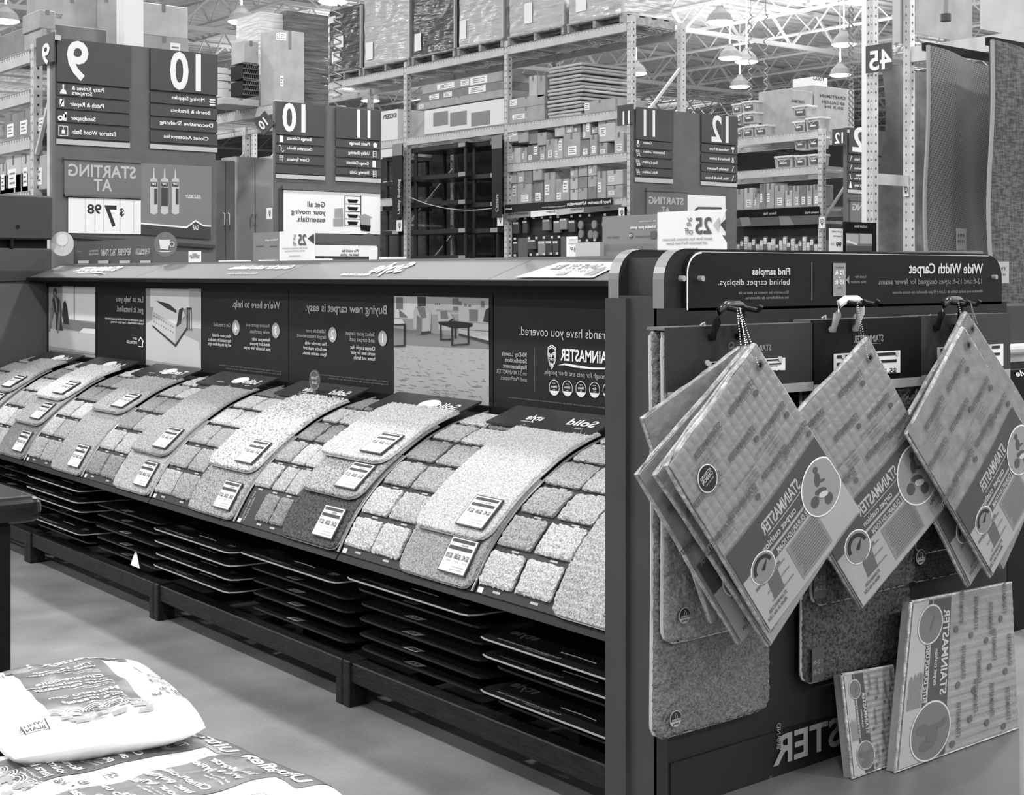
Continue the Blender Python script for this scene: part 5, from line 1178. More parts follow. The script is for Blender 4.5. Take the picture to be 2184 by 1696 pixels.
T_ = [('left on the upper right pile', 1690, 1716, 253, 277, 0), ('right on the upper right pile', 1718, 1750, 247, 276, 0), ('topmost on the upper right pile', 1690, 1722, 227, 252, 1),
      ('far left of the left pile, bottom row', 1572, 1582, 268, 290, 0), ('second in the bottom row of the left pile', 1583, 1606, 264, 288, 0), ('last in the bottom row of the left pile', 1608, 1636, 261, 285, 0), ('left in the middle row of the left pile', 1572, 1581, 245, 267, 1), ('right in the middle row of the left pile', 1583, 1610, 241, 264, 1), ('left in the top row of the left pile', 1561, 1581, 222, 244, 1), ('right in the top row of the left pile', 1582, 1610, 217, 241, 1)]
for d, a, b, c, e, up in T_: tub('clear lidded tub, '+d, a, b, c, e, zb=None if up else 3.43)
for d, a, b, c, e, zb in (('upper left of the four on the middle shelf', 1694, 1719, 297, 320, None), ('upper right of the four on the middle shelf', 1722, 1749, 293, 318, None), ('lower left of the four on the middle shelf', 1694, 1719, 321, 346, 2.96), ('lower right of the four on the middle shelf', 1722, 1749, 318, 343, 2.96), ('wide one left of the four on the middle shelf', 1652, 1690, 324, 350, 2.96)):
    tub('clear lidded tub, '+d, a, b, c, e, zb=zb)
rows = [(1568, 1585, 404, ()), (1587, 1605, 402, L_2), (1606, 1619, 414, L_1), (1620, 1633, 393, L_1), (1634, 1650, 392, L_1), (1652, 1672, 397, L_2), (1674, 1689, 407, L_2), (1691, 1705, 397, L_2), (1706, 1719, 396, L_2), (1720, 1732, 396, L_2), (1734, 1747, 394, L_2)]
for i, (a, b, c, lb) in enumerate(rows): pbox('small carton on the third shelf of aisle twelve, %s from the left' % ORD[i], a, b, c, c+30, XDp, .3, M3[i % 5], labels=lb, zb=2.42, group='small cartons on the third shelf of aisle twelve')
# nail banner and small boxes below
bn = thing('shelf_banner', 'dark shelf banner with two headings under aisle twelve cartons', 'sign', (XD, 13, 2.1)); m = MB(); q = XDp
rbox(m, ('X', XD-.03), 1566, 1748, 449, 466, 0, .01); m.build('upper_band', BLACK, bn); m = MB(); rbox(m, ('X', XD-.03), 1566, 1748, 466, 484, 0, .01); m.build('lower_band', mat('banner grey band', .10, .5), bn)
m = MB(); txp(m, 'Exterior Nails', ('X', XD-.04), 1656, 1628, 457, 5, 1); txp(m, 'Interior Nails', ('X', XD-.04), 1746, 1716, 455, 5, 1); m.build('banner_lettering', LGREY, bn)
m = MB(); pp(m, ('X', XD-.04), [(1577, 464), (1597, 463), (1602, 480), (1583, 483)]); pp(m, ('X', XD-.04), [(1661, 461), (1683, 461), (1694, 480), (1665, 481)]); m.build('banner_pictures', MGREY, bn)
MB().box(XD+.05, XD+.07, 12.2, 17.0, .3, 2.4).build('pegboard', mat('pegboard black', .02, .6), rkD)
for i in range(22):
    px = 1570+i*8.3; hh = 14+(i*7 % 5)*4
    pbox('small hardware box on the lowest aisle twelve shelf, %s from the left' % (ORD[i] if i < 20 else ('last but one', 'last')[i-20]), px, px+7.4, 535-hh, 536, XDp, .25, (CARD, mat('hardware box', .12, .4), CARD2)[i % 3], group='hardware boxes of aisle twelve', labels=((.1, .5, .8, .4),), tape=False, kind='hardware_box')
MB().box(XD-.02, XD+.5, 12.2, 17.0, 1.74, 1.78).build('low_shelf', BEAM, rkD)
# floor protection banner and peg display on the aisle eleven rack
fb = thing('shelf_banner', 'dark shelf banner about floor protection under the brown cartons', 'sign', (XC, 13, 2.2))
QX = ('X', XC-.02)
m = MB(); m.face([P(QX, 1077, 437, .01), P(QX, 1077, 455, .01), P(QX, 1306, 436, .01), P(QX, 1306, 421, .01)]); m.build('upper_band', PANEL, fb)
for i, (a, b, mm) in enumerate(((1077, 1132, MGREY), (1132, 1187, WHITE), (1187, 1245, LGREY), (1245, 1325, mat('banner grey band', .10, .5)))):
    ya = 455-(a-1077)*.078; yb = 455-(b-1077)*.078; m = MB(); m.face([P(QX, a, ya, .01), P(QX, a, ya+13, .01), P(QX, b, yb+11, .01), P(QX, b, yb, .01)]); m.build('colour_tab', mm, fb)
m = MB(); txp(m, 'Floor Protection & Preservation', ('X', XC-.04), 1303, 1209, 433, 7, 1); txp(m, 'Proteccion y conservacion del piso', ('X', XC-.04), 1205, 1155, 441, 3, 0); txp(m, 'Scotch', ('X', XC-.04), 1092, 1078, 447, 4, 1); m.build('banner_lettering', WHITE, fb)
m = MB(); 
for s, a, b, y in (('Adhesive Pads', 1126, 1083, 456), ('Bumpers', 1184, 1165, 452), ('Floor Protectors', 1242, 1216, 447), ('Sliders', 1300, 1287, 443)): txp(m, s, ('X', XC-.04), a, b, y, 4, 1)
m.build('tab_lettering', INK, fb)
MB().box(XC+.10, XC+.12, 12.0, 14.2, .3, 2.3).build('pegboard', mat('pegboard black', .02, .6), rkC)
MB().box(XC-.02, XC+.12, 12.0, 14.2, 2.24, 2.26).build('banner_shelf', BLACK, rkC)
hk = MB()
rows_ = ((467, [1090, 1104, 1120, 1138, 1156, 1174, 1190, 1219, 1237, 1257, 1290]), (510, [1087, 1098, 1128, 1144, 1160, 1177, 1192]), (520, [1236, 1252, 1268]), (545, [1087, 1098, 1112, 1132, 1146, 1160, 1175, 1188]))
for y, xs in rows_:
    for x in xs:
        yy = y-(x-1090)*.045; rp(hk, ('X', XC+.02), x-2.5, x+2.5, yy-2.5, yy+2.5)
hk.build('price_tabs', mat('price tab', .6, .5), fb)
pk = [(1093, 1106, 473, 499, .06), (1114, 1124, 470, 498, .06), (1156, 1172, 468, 492, .2), (1180, 1193, 471, 497, .22), (1193, 1208, 466, 490, .30), (1212, 1226, 470, 496, .08), (1094, 1104, 515, 540, .05), (1124, 1142, 512, 532, .10), (1147, 1162, 514, 545, .3), (1163, 1176, 513, 545, .06), (1178, 1190, 513, 545, .08), (1240, 1260, 527, 540, .12), (1262, 1282, 524, 540, .2), (1107, 1120, 540, 552, .15), (1200, 1206, 515, 545, .1)]
for i, (a, b, c, d, g_) in enumerate(pk):
    pbox('small hanging packet on the floor-protection pegboard, %s counted from the left, row by row' % ORD[i], a, b, c, d, ('X', XC+.0), .05, mat('packet %.2f' % g_, g_*.9, .4), kind='hanging_packet', cat='packet', tape=False, group='packets on the floor-protection pegboard', labels=((.1, .8, .8, .15),), setback=.03)
for i, (x, y) in enumerate(((1237, 480), (1238, 499), (1266, 479), (1258, 500), (1268, 502), (1288, 478))):
    p = P(('X', XC+.03), x, y); k = zc_of(p)/F; o = MB().prism([(p.x, p.y+7.5*k*math.cos(a*math.pi/10), p.z+9.5*k*math.sin(a*math.pi/10)) for a in range(20)], (.03, 0, 0)).build('round_slider', mat('round slider felt', .24, .6), None, bevel=.004)
    tag(o, 'round pale furniture pad, %s of the six by the discount card' % ORD[i], 'furniture pad', 'round furniture pads on the pegboard')
# black plastic shelf units (utility shelving)
def shelf_unit(lab, px0, px1, X, levels, dep=.6):
    a = at(px0, 500, X=X); c = at(px1, 500, X=X); y1, y0 = a.y, c.y; t = thing('plastic_shelf_unit', lab, 'shelf unit', (X, y0, 1.2), 'black plastic shelf units')
    bl = mat('black shelf plastic', .02, .35)
    zs = [H+(585-y)*zc_of(a)/F for y in levels]
    for z in zs:
        MB().box(X, X+dep, y0, y1, z-.07, z).build('shelf', bl, t, bevel=.01); MB().box(X-.004, X, y0+.01, y0+.16, z-.06, z-.005).build('shelf_tag', mat('shelf unit tag', .3, .4), t)
    for x in (X+.05, X+dep-.05):
        for y in (y0+.06, y1-.06): MB().tube([(x, y, 0), (x, y, max(zs))], .028, 8).build('pole', bl, t)
    MB().box(X, X+dep, y0, y1, .1, .16).build('shelf', bl, t)
shelf_unit('black plastic shelf unit behind the cord, right of the utility banner', 876, 993, XC+.05, (317, 377, 433, 491, 546)); shelf_unit('black plastic shelf unit next to the casters banner', 1000, 1062, XC+.15, (305, 373, 433, 488, 550)); shelf_unit('black plastic shelf unit left of the utility banner', 815, 850, XC+.1, (334, 388, 440, 492, 548))
MB().box(XC+.86, XC+.88, 14.3, 21, 0, 3.3).build('rack_backing', mat('dark backing', .05, .7), None); tag(S.objects['rack_backing'], 'dark backing sheet behind the black plastic shelf units', 'sheet')
MB().tube([at(868, 418, X=XC-.03)+(at(1072, 440, X=XC-.03)-at(868, 418, X=XC-.03))*t_+Vector((0, 0, -.45*t_*(1-t_))) for t_ in [i/16 for i in range(17)]], .006, 6).build('safety_cord', LGREY, None); tag(S.objects['safety_cord'], 'thin pale cord sagging across the bay of black plastic shelf units', 'cord')
def vbanner(lab, px0, px1, yt, yb, word, pr, plx, yb_, yt_, X=XC-.12):
    q = ('X', X); a = P(q, px0, yt); c = P(q, px1, yt); b = P(q, px0, yb); t = thing('aisle_flag', lab, 'banner', (X, a.y, b.z))
    MB().box(X, X+.01, c.y, a.y, b.z, a.z).build('panel', PANEL, t); z2 = b.z+(a.z-b.z)*.84; MB().box(X-.003, X, c.y, a.y, z2, a.z).build('icon_panel', MGREY, t)
    k = zc_of(a)/F; m = MB(); o = P(q, pr, yb_, .005); L_ = (yb_-yt_)*k; n = width(word, 1)
    cap = 6.5*k*1.9; txt(m, word, lambda u, v: Vector((X-.005, o.y+v, o.z+u)), 0, 0, .06, 1, L_/(n*.06/CAP)); m.build('banner_lettering', LGREY, t)
    MB().box(X, XC, a.y-.02, a.y, a.z-.03, a.z).build('bracket', STEEL, t)
vbanner('narrow dark hanging flag reading utility shelving', 837, 858, 308, 465, 'Utility Shelving', 853, 845, 457, 383); vbanner('narrow dark hanging flag reading casters', 1049, 1071, 290, 465, 'Casters', 1063, 1054, 452, 414)
def pin_tag(px, yt, X, i, num):
    q = ('X', X); t = thing('bay_marker', 'white bay marker card with a pin sign, %s' % i, 'sign', tuple(P(q, px, yt+20))); m = MB(); rbox(m, q, px-6, px+6, yt, yt+24, .01, .003); m.build('card', WHITE, t)
    mp, k = pmap(q, px, yt+9, .016); m = MB(); m.disc(mp, 0, 0, 5*k, 14, 4*k); m.face([mp(-3*k, -4*k), mp(3*k, -4*k), mp(0, -11*k)]); txt(m, num, mp, 0, -2*k, 4*k, 1, 1, 'c'); m.build('card_print', DGREY, t)
pin_tag(575, 444, XB-.03, 'beside the pale cabinets', '26'); pin_tag(852, 470, XC-.14, 'below the utility flag', '24'); pin_tag(1067, 458, XC-.1, 'below the casters flag', '22'); pin_tag(1326, 443, XC-.03, 'at the end of the floor-protection bay', '20'); pin_tag(1753, 463, XD-.03, 'on the aisle twelve rack post', '16'); pin_tag(1932, 395, 10.955, 'on the post under sign forty-five', '1')
# cabinets between the first two boards
cb = mat('pale cabinet', .38, .5); cg = mat('grey cabinet', .13, .5)
def cabinet(lab, px0, px1, yt, Y, m_, doors=2):
    a = at(px0, yt, Y=Y); c = at(px1, yt, Y=Y); t = thing('tall_cabinet', lab, 'cabinet', (a.x, Y, 0), 'tall cabinets in aisle ten')
    MB().box(a.x, c.x, Y+.02, Y+.4, 0, a.z).build('body', m_, t); w = (c.x-a.x)/doors
    for i in range(doors):
        MB().box(a.x+i*w+.003, a.x+(i+1)*w-.003, Y, Y+.02, .05, a.z-.01).build('door', m_, t, bevel=.003)
    for s in (-1, 1) if doors == 2 else (1,):
        x = a.x+w+s*.03-(0 if doors == 2 else .06); z = H+(585-467)*zc_of(a)/F; MB().tube([(x, Y, z-.07), (x, Y-.03, z-.06), (x, Y-.03, z+.06), (x, Y, z+.07)], .007, 6).build('handle', STEEL, t)
cabinet('tall pale two-door cabinet left of the second aisle board', 505, 583, 333, 15.2, cb); cabinet('tall grey cabinet between the first aisle board and the pale one', 461, 502, 341, 14.6, cg)
# ================================================================= endcap boards with aisle signs
def plate(par, nm, pl, x0, x1, y0, y1, m_, off=.004, th=.02):
    m = MB(); rbox(m, pl, x0, x1, y0, y1, off, th); return m.build(nm, m_, par)
def endcap(lab, Y, px0, px1, ytop, zmax=3.4, dep=.05):
    a = at(px0, ytop, Y=Y); c = at(px1, ytop, Y=Y)
    t = thing('endcap_board', lab, 'display board', (a.x, Y, 0)); MB().box(a.x, c.x, Y, Y+dep, 0, a.z).build('board', BOARD, t)
    return t
def asign(lab, Y, x0, x1, p0, p1, num, nr, nl, nb, nh, strips, texts, light, blank=0):
    pl = ('Y', Y); t = thing('aisle_sign', lab, 'aisle sign', tuple(P(pl, x0, p0)), 'aisle number signs')
    plate(t, 'number_plate', pl, x0, x1, p0, p1, SIGN)
    m = MB(); txp(m, num, pl, nr, nl, nb, nh, 1, .027); m.build('number', WHITE, t)
    for (a, b) in strips:
        s = plate(t, 'category_strip', pl, x0, x1, a, b, SIGN, .004, .014)
    bk = plate(t, 'backing', pl, x0+1, x1-1, p0+2, light[1], DGREY, .0015, .002)
    plate(t, 'light_strip', pl, x0, x1, light[0], light[1], LGREY, .004, .012)
    m = MB()
    for s, a, b, y, h in texts: txp(m, s, pl, a, b, y, h, 1, .0205)
    m.build('strip_lettering', WHITE, t)
    return t, pl
def icons(t, pl, lst):
    m = MB(); d = MB()
    for kind, px, py, r in lst:
        mp, k = pmap(pl, px, py, .0205); f_ = lambda u, v: mp(u*k*r, v*k*r)
        if kind == 'knife': m.face([f_(-.8, -1), f_(.8, -1), f_(.5, -.2), f_(.15, 0), f_(.2, 1), f_(-.2, 1), f_(-.15, 0), f_(-.5, -.2)])
        elif kind == 'rolls': m.disc(f_, .4, -.4, .6, 16, .25); m.face([f_(-.9, -.9), f_(-.1, -.9), f_(-.1, .5), f_(-.9, .5)]); m.face([f_(-1, -.3), f_(-.5, -.3), f_(-.5, 1), f_(-1, 1)])
        elif kind == 'frame':
            for s in (-1, 1): m.face([f_(s*.9, -1), f_(s*1.05, -1), f_(s*1.05, 1), f_(s*.9, 1)]); m.face([f_(-1, s*.95), f_(1, s*.95), f_(1, s*1.08), f_(-1, s*1.08)])
            m.face([f_(-.35, -.6), f_(.35, -.6), f_(.35, .2), f_(-.35, .2)]); m.face([f_(-.08, .2), f_(.08, .2), f_(.08, .9), f_(-.08, .9)])
        elif kind == 'box': m.face([f_(-.6, -1), f_(.6, -1), f_(.8, .4), f_(.0, .8), f_(-.9, .4)])
        elif kind == 'door': m.face([f_(-.6, -1), f_(.6, -1), f_(.6, 1), f_(-.6, 1)])
        elif kind == 'hook': m.tube([f_(.7, .8), f_(.2, .8), f_(0, .2), f_(.1, -.5), f_(-.4, -.9), f_(-.8, -.5)], r*k*.14, 5)
        elif kind in ('ladder', 'shelf'):
            sl = .3 if kind == 'ladder' else 0
            for s in (-.55, .55): m.face([f_(s-sl-.1, -1), f_(s-sl+.1, -1), f_(s+sl+.1, 1), f_(s+sl-.1, 1)])
            for v in (-.8, -.3, .2, .7): m.face([f_(-.55+v*sl, v), f_(.55+v*sl, v), f_(.55+v*sl, v+.16), f_(-.55+v*sl, v+.16)])
        elif kind == 'caster': m.disc(f_, 0, -.4, .6, 14, .3); m.face([f_(-.5, .2), f_(.5, .2), f_(.2, 1), f_(-.3, 1)])
        elif kind == 'screw': m.face([f_(-.6, 1), f_(-.2, 1), f_(.6, -1), f_(.4, -1)])
        elif kind == 'post': m.face([f_(-.6, .1), f_(.6, .1), f_(.6, .8), f_(-.6, .9)]); m.face([f_(-.15, -1), f_(.15, -1), f_(.15, .1), f_(-.15, .1)])
        elif kind == 'cone': m.face([f_(-.7, -1), f_(.7, -1), f_(.7, -.8), f_(.15, 1), f_(-.15, 1), f_(-.7, -.8)])
        elif kind == 'strip':
            for v in (-.7, 0, .7): m.face([f_(-1, v), f_(.6, v-.15), f_(1, v+.25), f_(-.6, v+.3)])
    m.build('icons', WHITE, t)
# A
YA = 11.1
ea = endcap('grey endcap board carrying the aisle nine and ten signs', YA, 117, 460, 80)
t, pl = asign('large aisle sign nine above a price board', YA, 120, 276, 82, 174, '9', 190, 141, 170, 77, [(178, 202), (207, 231), (235, 259), (264, 292)],
    [('Putty Knives &', 223, 153, 197, 8), ('Scrapers', 197, 153, 205, 8), ('Patch & Repair', 222, 150, 231, 8.5), ('Sandpaper', 204, 151, 259, 8.5), ('Exterior Wood Stain', 248, 153, 291, 9)], (296, 307))
icons(t, pl, [('knife', 135, 190, 10), ('screw', 132, 219, 9), ('door', 132, 219, 8), ('rolls', 133, 248, 10), ('frame', 135, 279, 10)])
t, pl = asign('large aisle sign ten on the right half of the leftmost board', YA, 319, 462, 103, 191, '10', 443, 362, 194, 74, [(197, 218), (222, 246), (250, 274), (278, 302)],
    [('Moving Supplies', 437, 366, 217, 7.5), ('Boards & Brackets', 449, 364, 245, 7.5), ('Decorative Shelving', 455, 341, 272, 7.5), ('Closet Accessories', 445, 349, 300, 7.5)], (307, 317))
icons(t, pl, [('strip', 453, 219, 8)])
def starting(lab, Y, x0, x1, y0, y1, tx, ax, par_lab):
    pl = ('Y', Y); t = thing('price_board', lab, 'price sign', tuple(P(pl, x0, y0)), 'starting-at price boards'); plate(t, 'panel', pl, x0, x1, y0, y1, mat('starting board print', .16, .45), .004, .02)
    plate(t, 'lip', pl, x0, x1, y1-5, y1, mat('lip steel', .12, .4), .004, .03); plate(t, 'header_bar', pl, x0-2, x1, y0-6, y0, mat('lip steel', .12, .4), .004, .035)
    m = MB(); txp(m, 'STARTING', pl, *tx, 1, .026); txp(m, 'AT', pl, *ax, 1, .026); m.build('lettering', mat('starting ink', .5, .5), t); return t, pl
t, pl = starting('starting-at price board under aisle sign nine, with a price card', YA, 136, 298, 340, 419, (290, 144, 381, 24), (238, 200, 408, 24), '')
plate(t, 'price_card', pl, 145, 299, 421, 497, WHITE, .004, .012)
m = MB(); txp(m, '$', pl, 265, 255, 460, 15, 1, .018); txp(m, '7', pl, 250, 224, 482, 42, 1, .018); txp(m, '98', pl, 217, 186, 456, 19, 1, .018); m.build('price_digits', INK, t)
m = MB()
for x in (182, 202, 220, 256, 285): rp(m, pl, x, x+.5, 423, 496, .017)
m.build('card_joint', MGREY, t)
MB().prism([P(pl, 128, 500), P(pl, 455, 523), P(pl, 455, 530), P(pl, 128, 506)], (0, -.04, 0)).build('base_ledge', DGREY, ea)
t = thing('product_poster', 'grey poster of three sealant tubes right of the price card', 'poster', tuple(P(pl, 300, 400))); plate(t, 'panel', pl, 299, 450, 348, 500, mat('poster mid grey', .2, .45), .004, .008)
m = MB(); pp(m, pl, [(300, 477), (398, 485), (417, 472), (434, 483), (450, 483), (450, 511), (300, 500)], .014); m.build('poster_foot', DGREY, t)
m = MB(); pp(m, pl, [(300, 475), (398, 483), (417, 469), (434, 480), (450, 481), (450, 484), (434, 483), (417, 473), (398, 487), (300, 478)], .015); w1 = m; txp(w1, 'DAP', pl, 423, 411, 490, 9, 1, .016); txp(w1, 'Easy to apply for', pl, 427, 395, 420, 4, 1, .014); txp(w1, 'durable adhesion.', pl, 429, 396, 424, 4, 1, .014); w1.build('poster_lettering', WHITE, t)
for i, (a, b, dark) in enumerate(((320, 336, 0), (343, 359, 1), (366, 382, 0))):
    c = (a+b)/2; m = MB(); pp(m, pl, [(a, 382), (c-2, 380), (c-1, 358+i*1.5), (c+1, 358+i*1.5), (c+2, 380), (b, 382), (b, 455), (c, 458), (a, 455)], .014); m.build('tube_shape', mat('poster tube', .55, .5), t)
    m = MB(); rp(m, pl, a+1, b-1, 388, 398, .015); rp(m, pl, a+1, b-1, 400, 440, .015) if dark else rp(m, pl, a+9, b-1, 402, 436, .015); m.build('tube_print', DGREY, t)
    m = MB(); txp(m, 'DAP', pl, b-3, a+3, 395, 5, 1, .017); m.build('tube_word', WHITE, t)
# B
YB_ = 13.6
eb = endcap('grey endcap board carrying the smaller aisle ten and eleven signs', YB_, 587, 811, 215)
t, pl = asign('smaller aisle sign ten on the second board', YB_, 588, 692, 217, 286, '10', 662, 602, 282, 56, [(289, 305), (309, 326), (330, 348), (353, 369)], [('Storage Cabinets', 665, 612, 301, 6.5), ('Decorative Hooks', 666, 612, 322, 6.5), ('Closet Systems', 660, 612, 345, 6.5)], (371, 380))
icons(t, pl, [('door', 600, 296, 7), ('hook', 600, 317, 8), ('shelf', 600, 338, 7)])
t, pl = asign('aisle sign eleven on the second board, over the moving poster', YB_, 715, 811, 229, 294, '11', 798, 754, 294, 56, [(296, 313), (318, 334), (338, 354), (358, 372)], [('Plastic Storage', 789, 745, 311, 6.5), ('Utility Shelving', 788, 743, 331, 6.5), ('Garage Cabinets', 787, 739, 352, 6.5), ('Shelving Units', 788, 746, 372, 6.5)], (377, 386))
icons(t, pl, [('box', 800, 309, 6), ('shelf', 799, 329, 7), ('door', 798, 350, 7), ('shelf', 799, 371, 7)])
t = thing('moving_poster', 'white poster about moving essentials on the second board', 'poster', tuple(P(pl, 604, 450)))
plate(t, 'panel', pl, 604, 810, 405, 496, WHITE, .02, .01); plate(t, 'header_bar', pl, 600, 808, 396, 404, mat('lip steel', .12, .4), .004, .04); plate(t, 'side_board', pl, 595, 604, 402, 500, SIGN, .004, .01)
m = MB(); pp(m, pl, [(668, 497), (773, 502), (787, 497), (800, 503), (810, 503), (810, 524), (668, 520)], .032); m.build('poster_foot', mat('poster foot grey', .1, .5), t)
m = MB(); txp(m, 'Get all', pl, 694, 655, 442, 11, 1, .032); txp(m, 'your moving', pl, 694, 621, 458, 10, 1, .032); txp(m, 'essentials.', pl, 694, 632, 474, 11, 1, .032); m.build('poster_lettering', mat('poster ink', .1, .5), t)
m = MB()
for x in (735, 769): rp(m, pl, x, x+1.6, 417, 483, .032)
for y in (417, 434, 450, 466, 481): rp(m, pl, 735, 770, y, y+1.4, .032)
for y in (425, 441, 457, 472): pp(m, pl, [(741, y), (764, y+1), (761, y+8), (744, y+7)], .033)
pp(m, pl, [(768, 479), (791, 481), (789, 494), (770, 492)], .033); m.build('poster_drawing', BLACK, t)
m = MB(); pp(m, pl, [(714, 445), (731, 444), (732, 464), (714, 464)], .033); pp(m, pl, [(711, 466), (732, 465), (732, 483), (711, 483)], .033); pp(m, pl, [(769, 463), (790, 464), (790, 479), (770, 478)], .034); pp(m, pl, [(763, 461), (778, 456), (795, 464), (780, 467)], .035); m.build('poster_box_drawing', mat('poster box tone', .33, .5), t)
t = thing('price_promise_sign', 'low white strip sign under the moving poster', 'sign', tuple(P(pl, 674, 540))); plate(t, 'panel', pl, 672, 803, 522, 546, WHITE, .02, .01)
m = MB(); txp(m, "We won't be", pl, 766, 729, 538, 6, 1, .032); txp(m, 'beat on price.', pl, 766, 725, 546, 6, 1, .032); m.build('sign_lettering', DGREY, t)
# C
YC_ = 11.6
ec = endcap('grey endcap board carrying the aisle eleven and twelve signs', YC_, 1350, 1571, 228)
t, pl = asign('aisle sign eleven next to the tall rack post', YC_, 1354, 1434, 228, 297, '11', 1404, 1366, 291, 53, [(299, 315), (319, 334), (339, 355), (358, 374)], [('Casters', 1390, 1371, 308, 5.5), ('Extension Ladders', 1418, 1371, 329, 5.5), ('Step Ladders', 1403, 1370, 350, 5.5), ('Attic Ladders', 1403, 1370, 371, 5.5)], (378, 388))
icons(t, pl, [('caster', 1361, 306, 7), ('ladder', 1361, 326, 7), ('ladder', 1361, 347, 7), ('ladder', 1361, 367, 6)])
t, pl = asign('aisle sign twelve on the third board', YC_, 1494, 1571, 242, 304, '12', 1562, 1517, 304, 53, [(307, 324), (328, 345), (349, 365), (368, 384)], [('Mailboxes & Posts', 1556, 1513, 323, 5.5), ('Numbers & Letters', 1557, 1513, 343, 5.5), ('Specialty Fasteners', 1554, 1508, 364, 5.5), ('Nuts, Bolts & Screws', 1554, 1505, 384, 5.5)], (387, 395))
icons(t, pl, [('post', 1563, 320, 7), ('caster', 1563, 342, 6), ('screw', 1563, 361, 6), ('screw', 1563, 381, 6)])
t, pl = starting('starting-at price board behind the larger discount card', YC_, 1378, 1464, 407, 480, (1458, 1383, 437, 14), (1428, 1411, 455, 13), '')
t = thing('house_poster', 'white poster with a dark house outline behind the larger discount card', 'poster', tuple(P(pl, 1466, 440))); plate(t, 'panel', pl, 1465, 1546, 415, 500, WHITE, .004, .01)
m = MB(); [m.bar(P(pl, a, b, .018), P(pl, c, d, .018), .02) for a, b, c, d in ((1476, 455, 1489, 443), (1489, 443, 1537, 444), (1537, 444, 1537, 475))]; m.build('poster_outline', DGREY, t)
# D
YD_ = 11.5
ed_ = endcap('grey endcap board at the right, half hidden by the pale column', YD_, 1805, 1930, 272)
t, pl = asign('aisle sign twelve on the rightmost board, cut by the column', YD_, 1808, 1885, 272, 327, '12', 1880, 1817, 327, 49, [(331, 346), (350, 366), (369, 385), (388, 402)], [('Nails', 1834, 1822, 343, 5), ('Anchors', 1838, 1822, 362, 5), ('Hangers,', 1838, 1825, 376, 4.5), ('Hooks & Wire', 1847, 1822, 384, 4.5), ('Work Safety', 1846, 1822, 399, 5)], (404, 412))
icons(t, pl, [('screw', 1815, 338, 6), ('screw', 1815, 357, 6), ('hook', 1814, 377, 6), ('cone', 1814, 394, 7)])
starting('starting-at price board on the rightmost board', YD_, 1812, 1890, 428, 500, (1888, 1817, 451, 13), (1852, 1838, 467, 12), '')
# blade signs
def blade(lab, X, px0, px1, y0, y1, num, a, b, yb, h, tilt=None):
    q = ('X', X); t = thing('blade_sign', lab, 'aisle sign', tuple(P(q, px0, y1)), 'small blade signs'); m = MB()
    A_, B_ = P(q, px0, y0), P(q, px1, y0); z0 = P(q, px0, y1).z
    if tilt is None:
        m.box(X-.012, X, B_.y, A_.y, z0, A_.z).build('plate', SIGN, t); m = MB(); txp(m, num, q, a, b, yb, h, 1, .016); m.build('number', WHITE, t)
        MB().box(X, X+.05, B_.y, B_.y+.03, A_.z-.06, A_.z-.02).build('bracket', STEEL, t)
    else:
        cx, cy, r = tilt; mp, k = pmap(q, cx, cy, .0); ca, sa = math.cos(R_(-38)), math.sin(R_(-38)); f_ = lambda u, v: mp((u*ca-v*sa)*k*1.7, (u*sa+v*ca)*k)
        m.prism([f_(-17, -20), f_(17, -20), f_(17, 20), f_(-17, 20)], (.012, 0, 0)).build('plate', SIGN, t); m = MB(); txt(m, num, lambda u, v: f_(u, v)+Vector((-.004, 0, 0)), 0, -10, 21, 1, .75, 'c'); m.build('number', WHITE, t)
blade('small blade sign nine at the upper left', 4.14, 80, 117, 82, 143, '9', 106, 89, 133, 42); blade('small blade sign eleven left of the third board', 11.0, 1318, 1352, 226, 269, '11', 1347, 1324, 263, 27); blade('small blade sign twelve left of the rightmost board', 14.62, 1776, 1807, 276, 311, '12', 1802, 1780, 304, 22)
blade('tilted small blade sign ten hanging left of the second board', 7.52, 545, 583, 240, 288, '10', 0, 0, 0, 0, tilt=(563, 263, 18)); blade('blade sign forty-five on the right rack post', 10.38, 1848, 1903, 99, 157, '45', 1901, 1852, 144, 40)

# ================================================================= on top of the long display
QT = ('X', 3.40); ZT = 1.565
def card(lab, px0, px1, yt, m_, X=3.40, z0=ZT, name='price_card_stand', th=.003, cat='sign'):
    q = ('X', X); a = P(q, px0, yt); c = P(q, px1, yt); t = thing(name, lab, cat, (X, a.y, z0)); MB().box(X, X+th, c.y, a.y, z0, a.z).build('card', m_, t); return t, q
sg = mat('stain banner print', .10, .5)
t, q = card('dark banner with two round discs standing on the far end of the display', 157, 327, 516, sg, name='stain_banner')
m = MB(); txp(m, 'REMEMBER THAT STAIN?', q, 279, 215, 544, 14, 1); txp(m, 'STAINMASTER', q, 320, 289, 539, 9, 1); txp(m, 'NEITHER DOES YOUR', q, 210, 191, 537, 4, 1); txp(m, 'STAINMASTER CARPET', q, 210, 189, 544, 4, 1); pp(m, q, [(287, 542), (300, 540), (321, 541), (300, 543)], .003); txp(m, 'available at', q, 174, 163, 537, 2, 0); m.build('banner_lettering', LGREY, t)
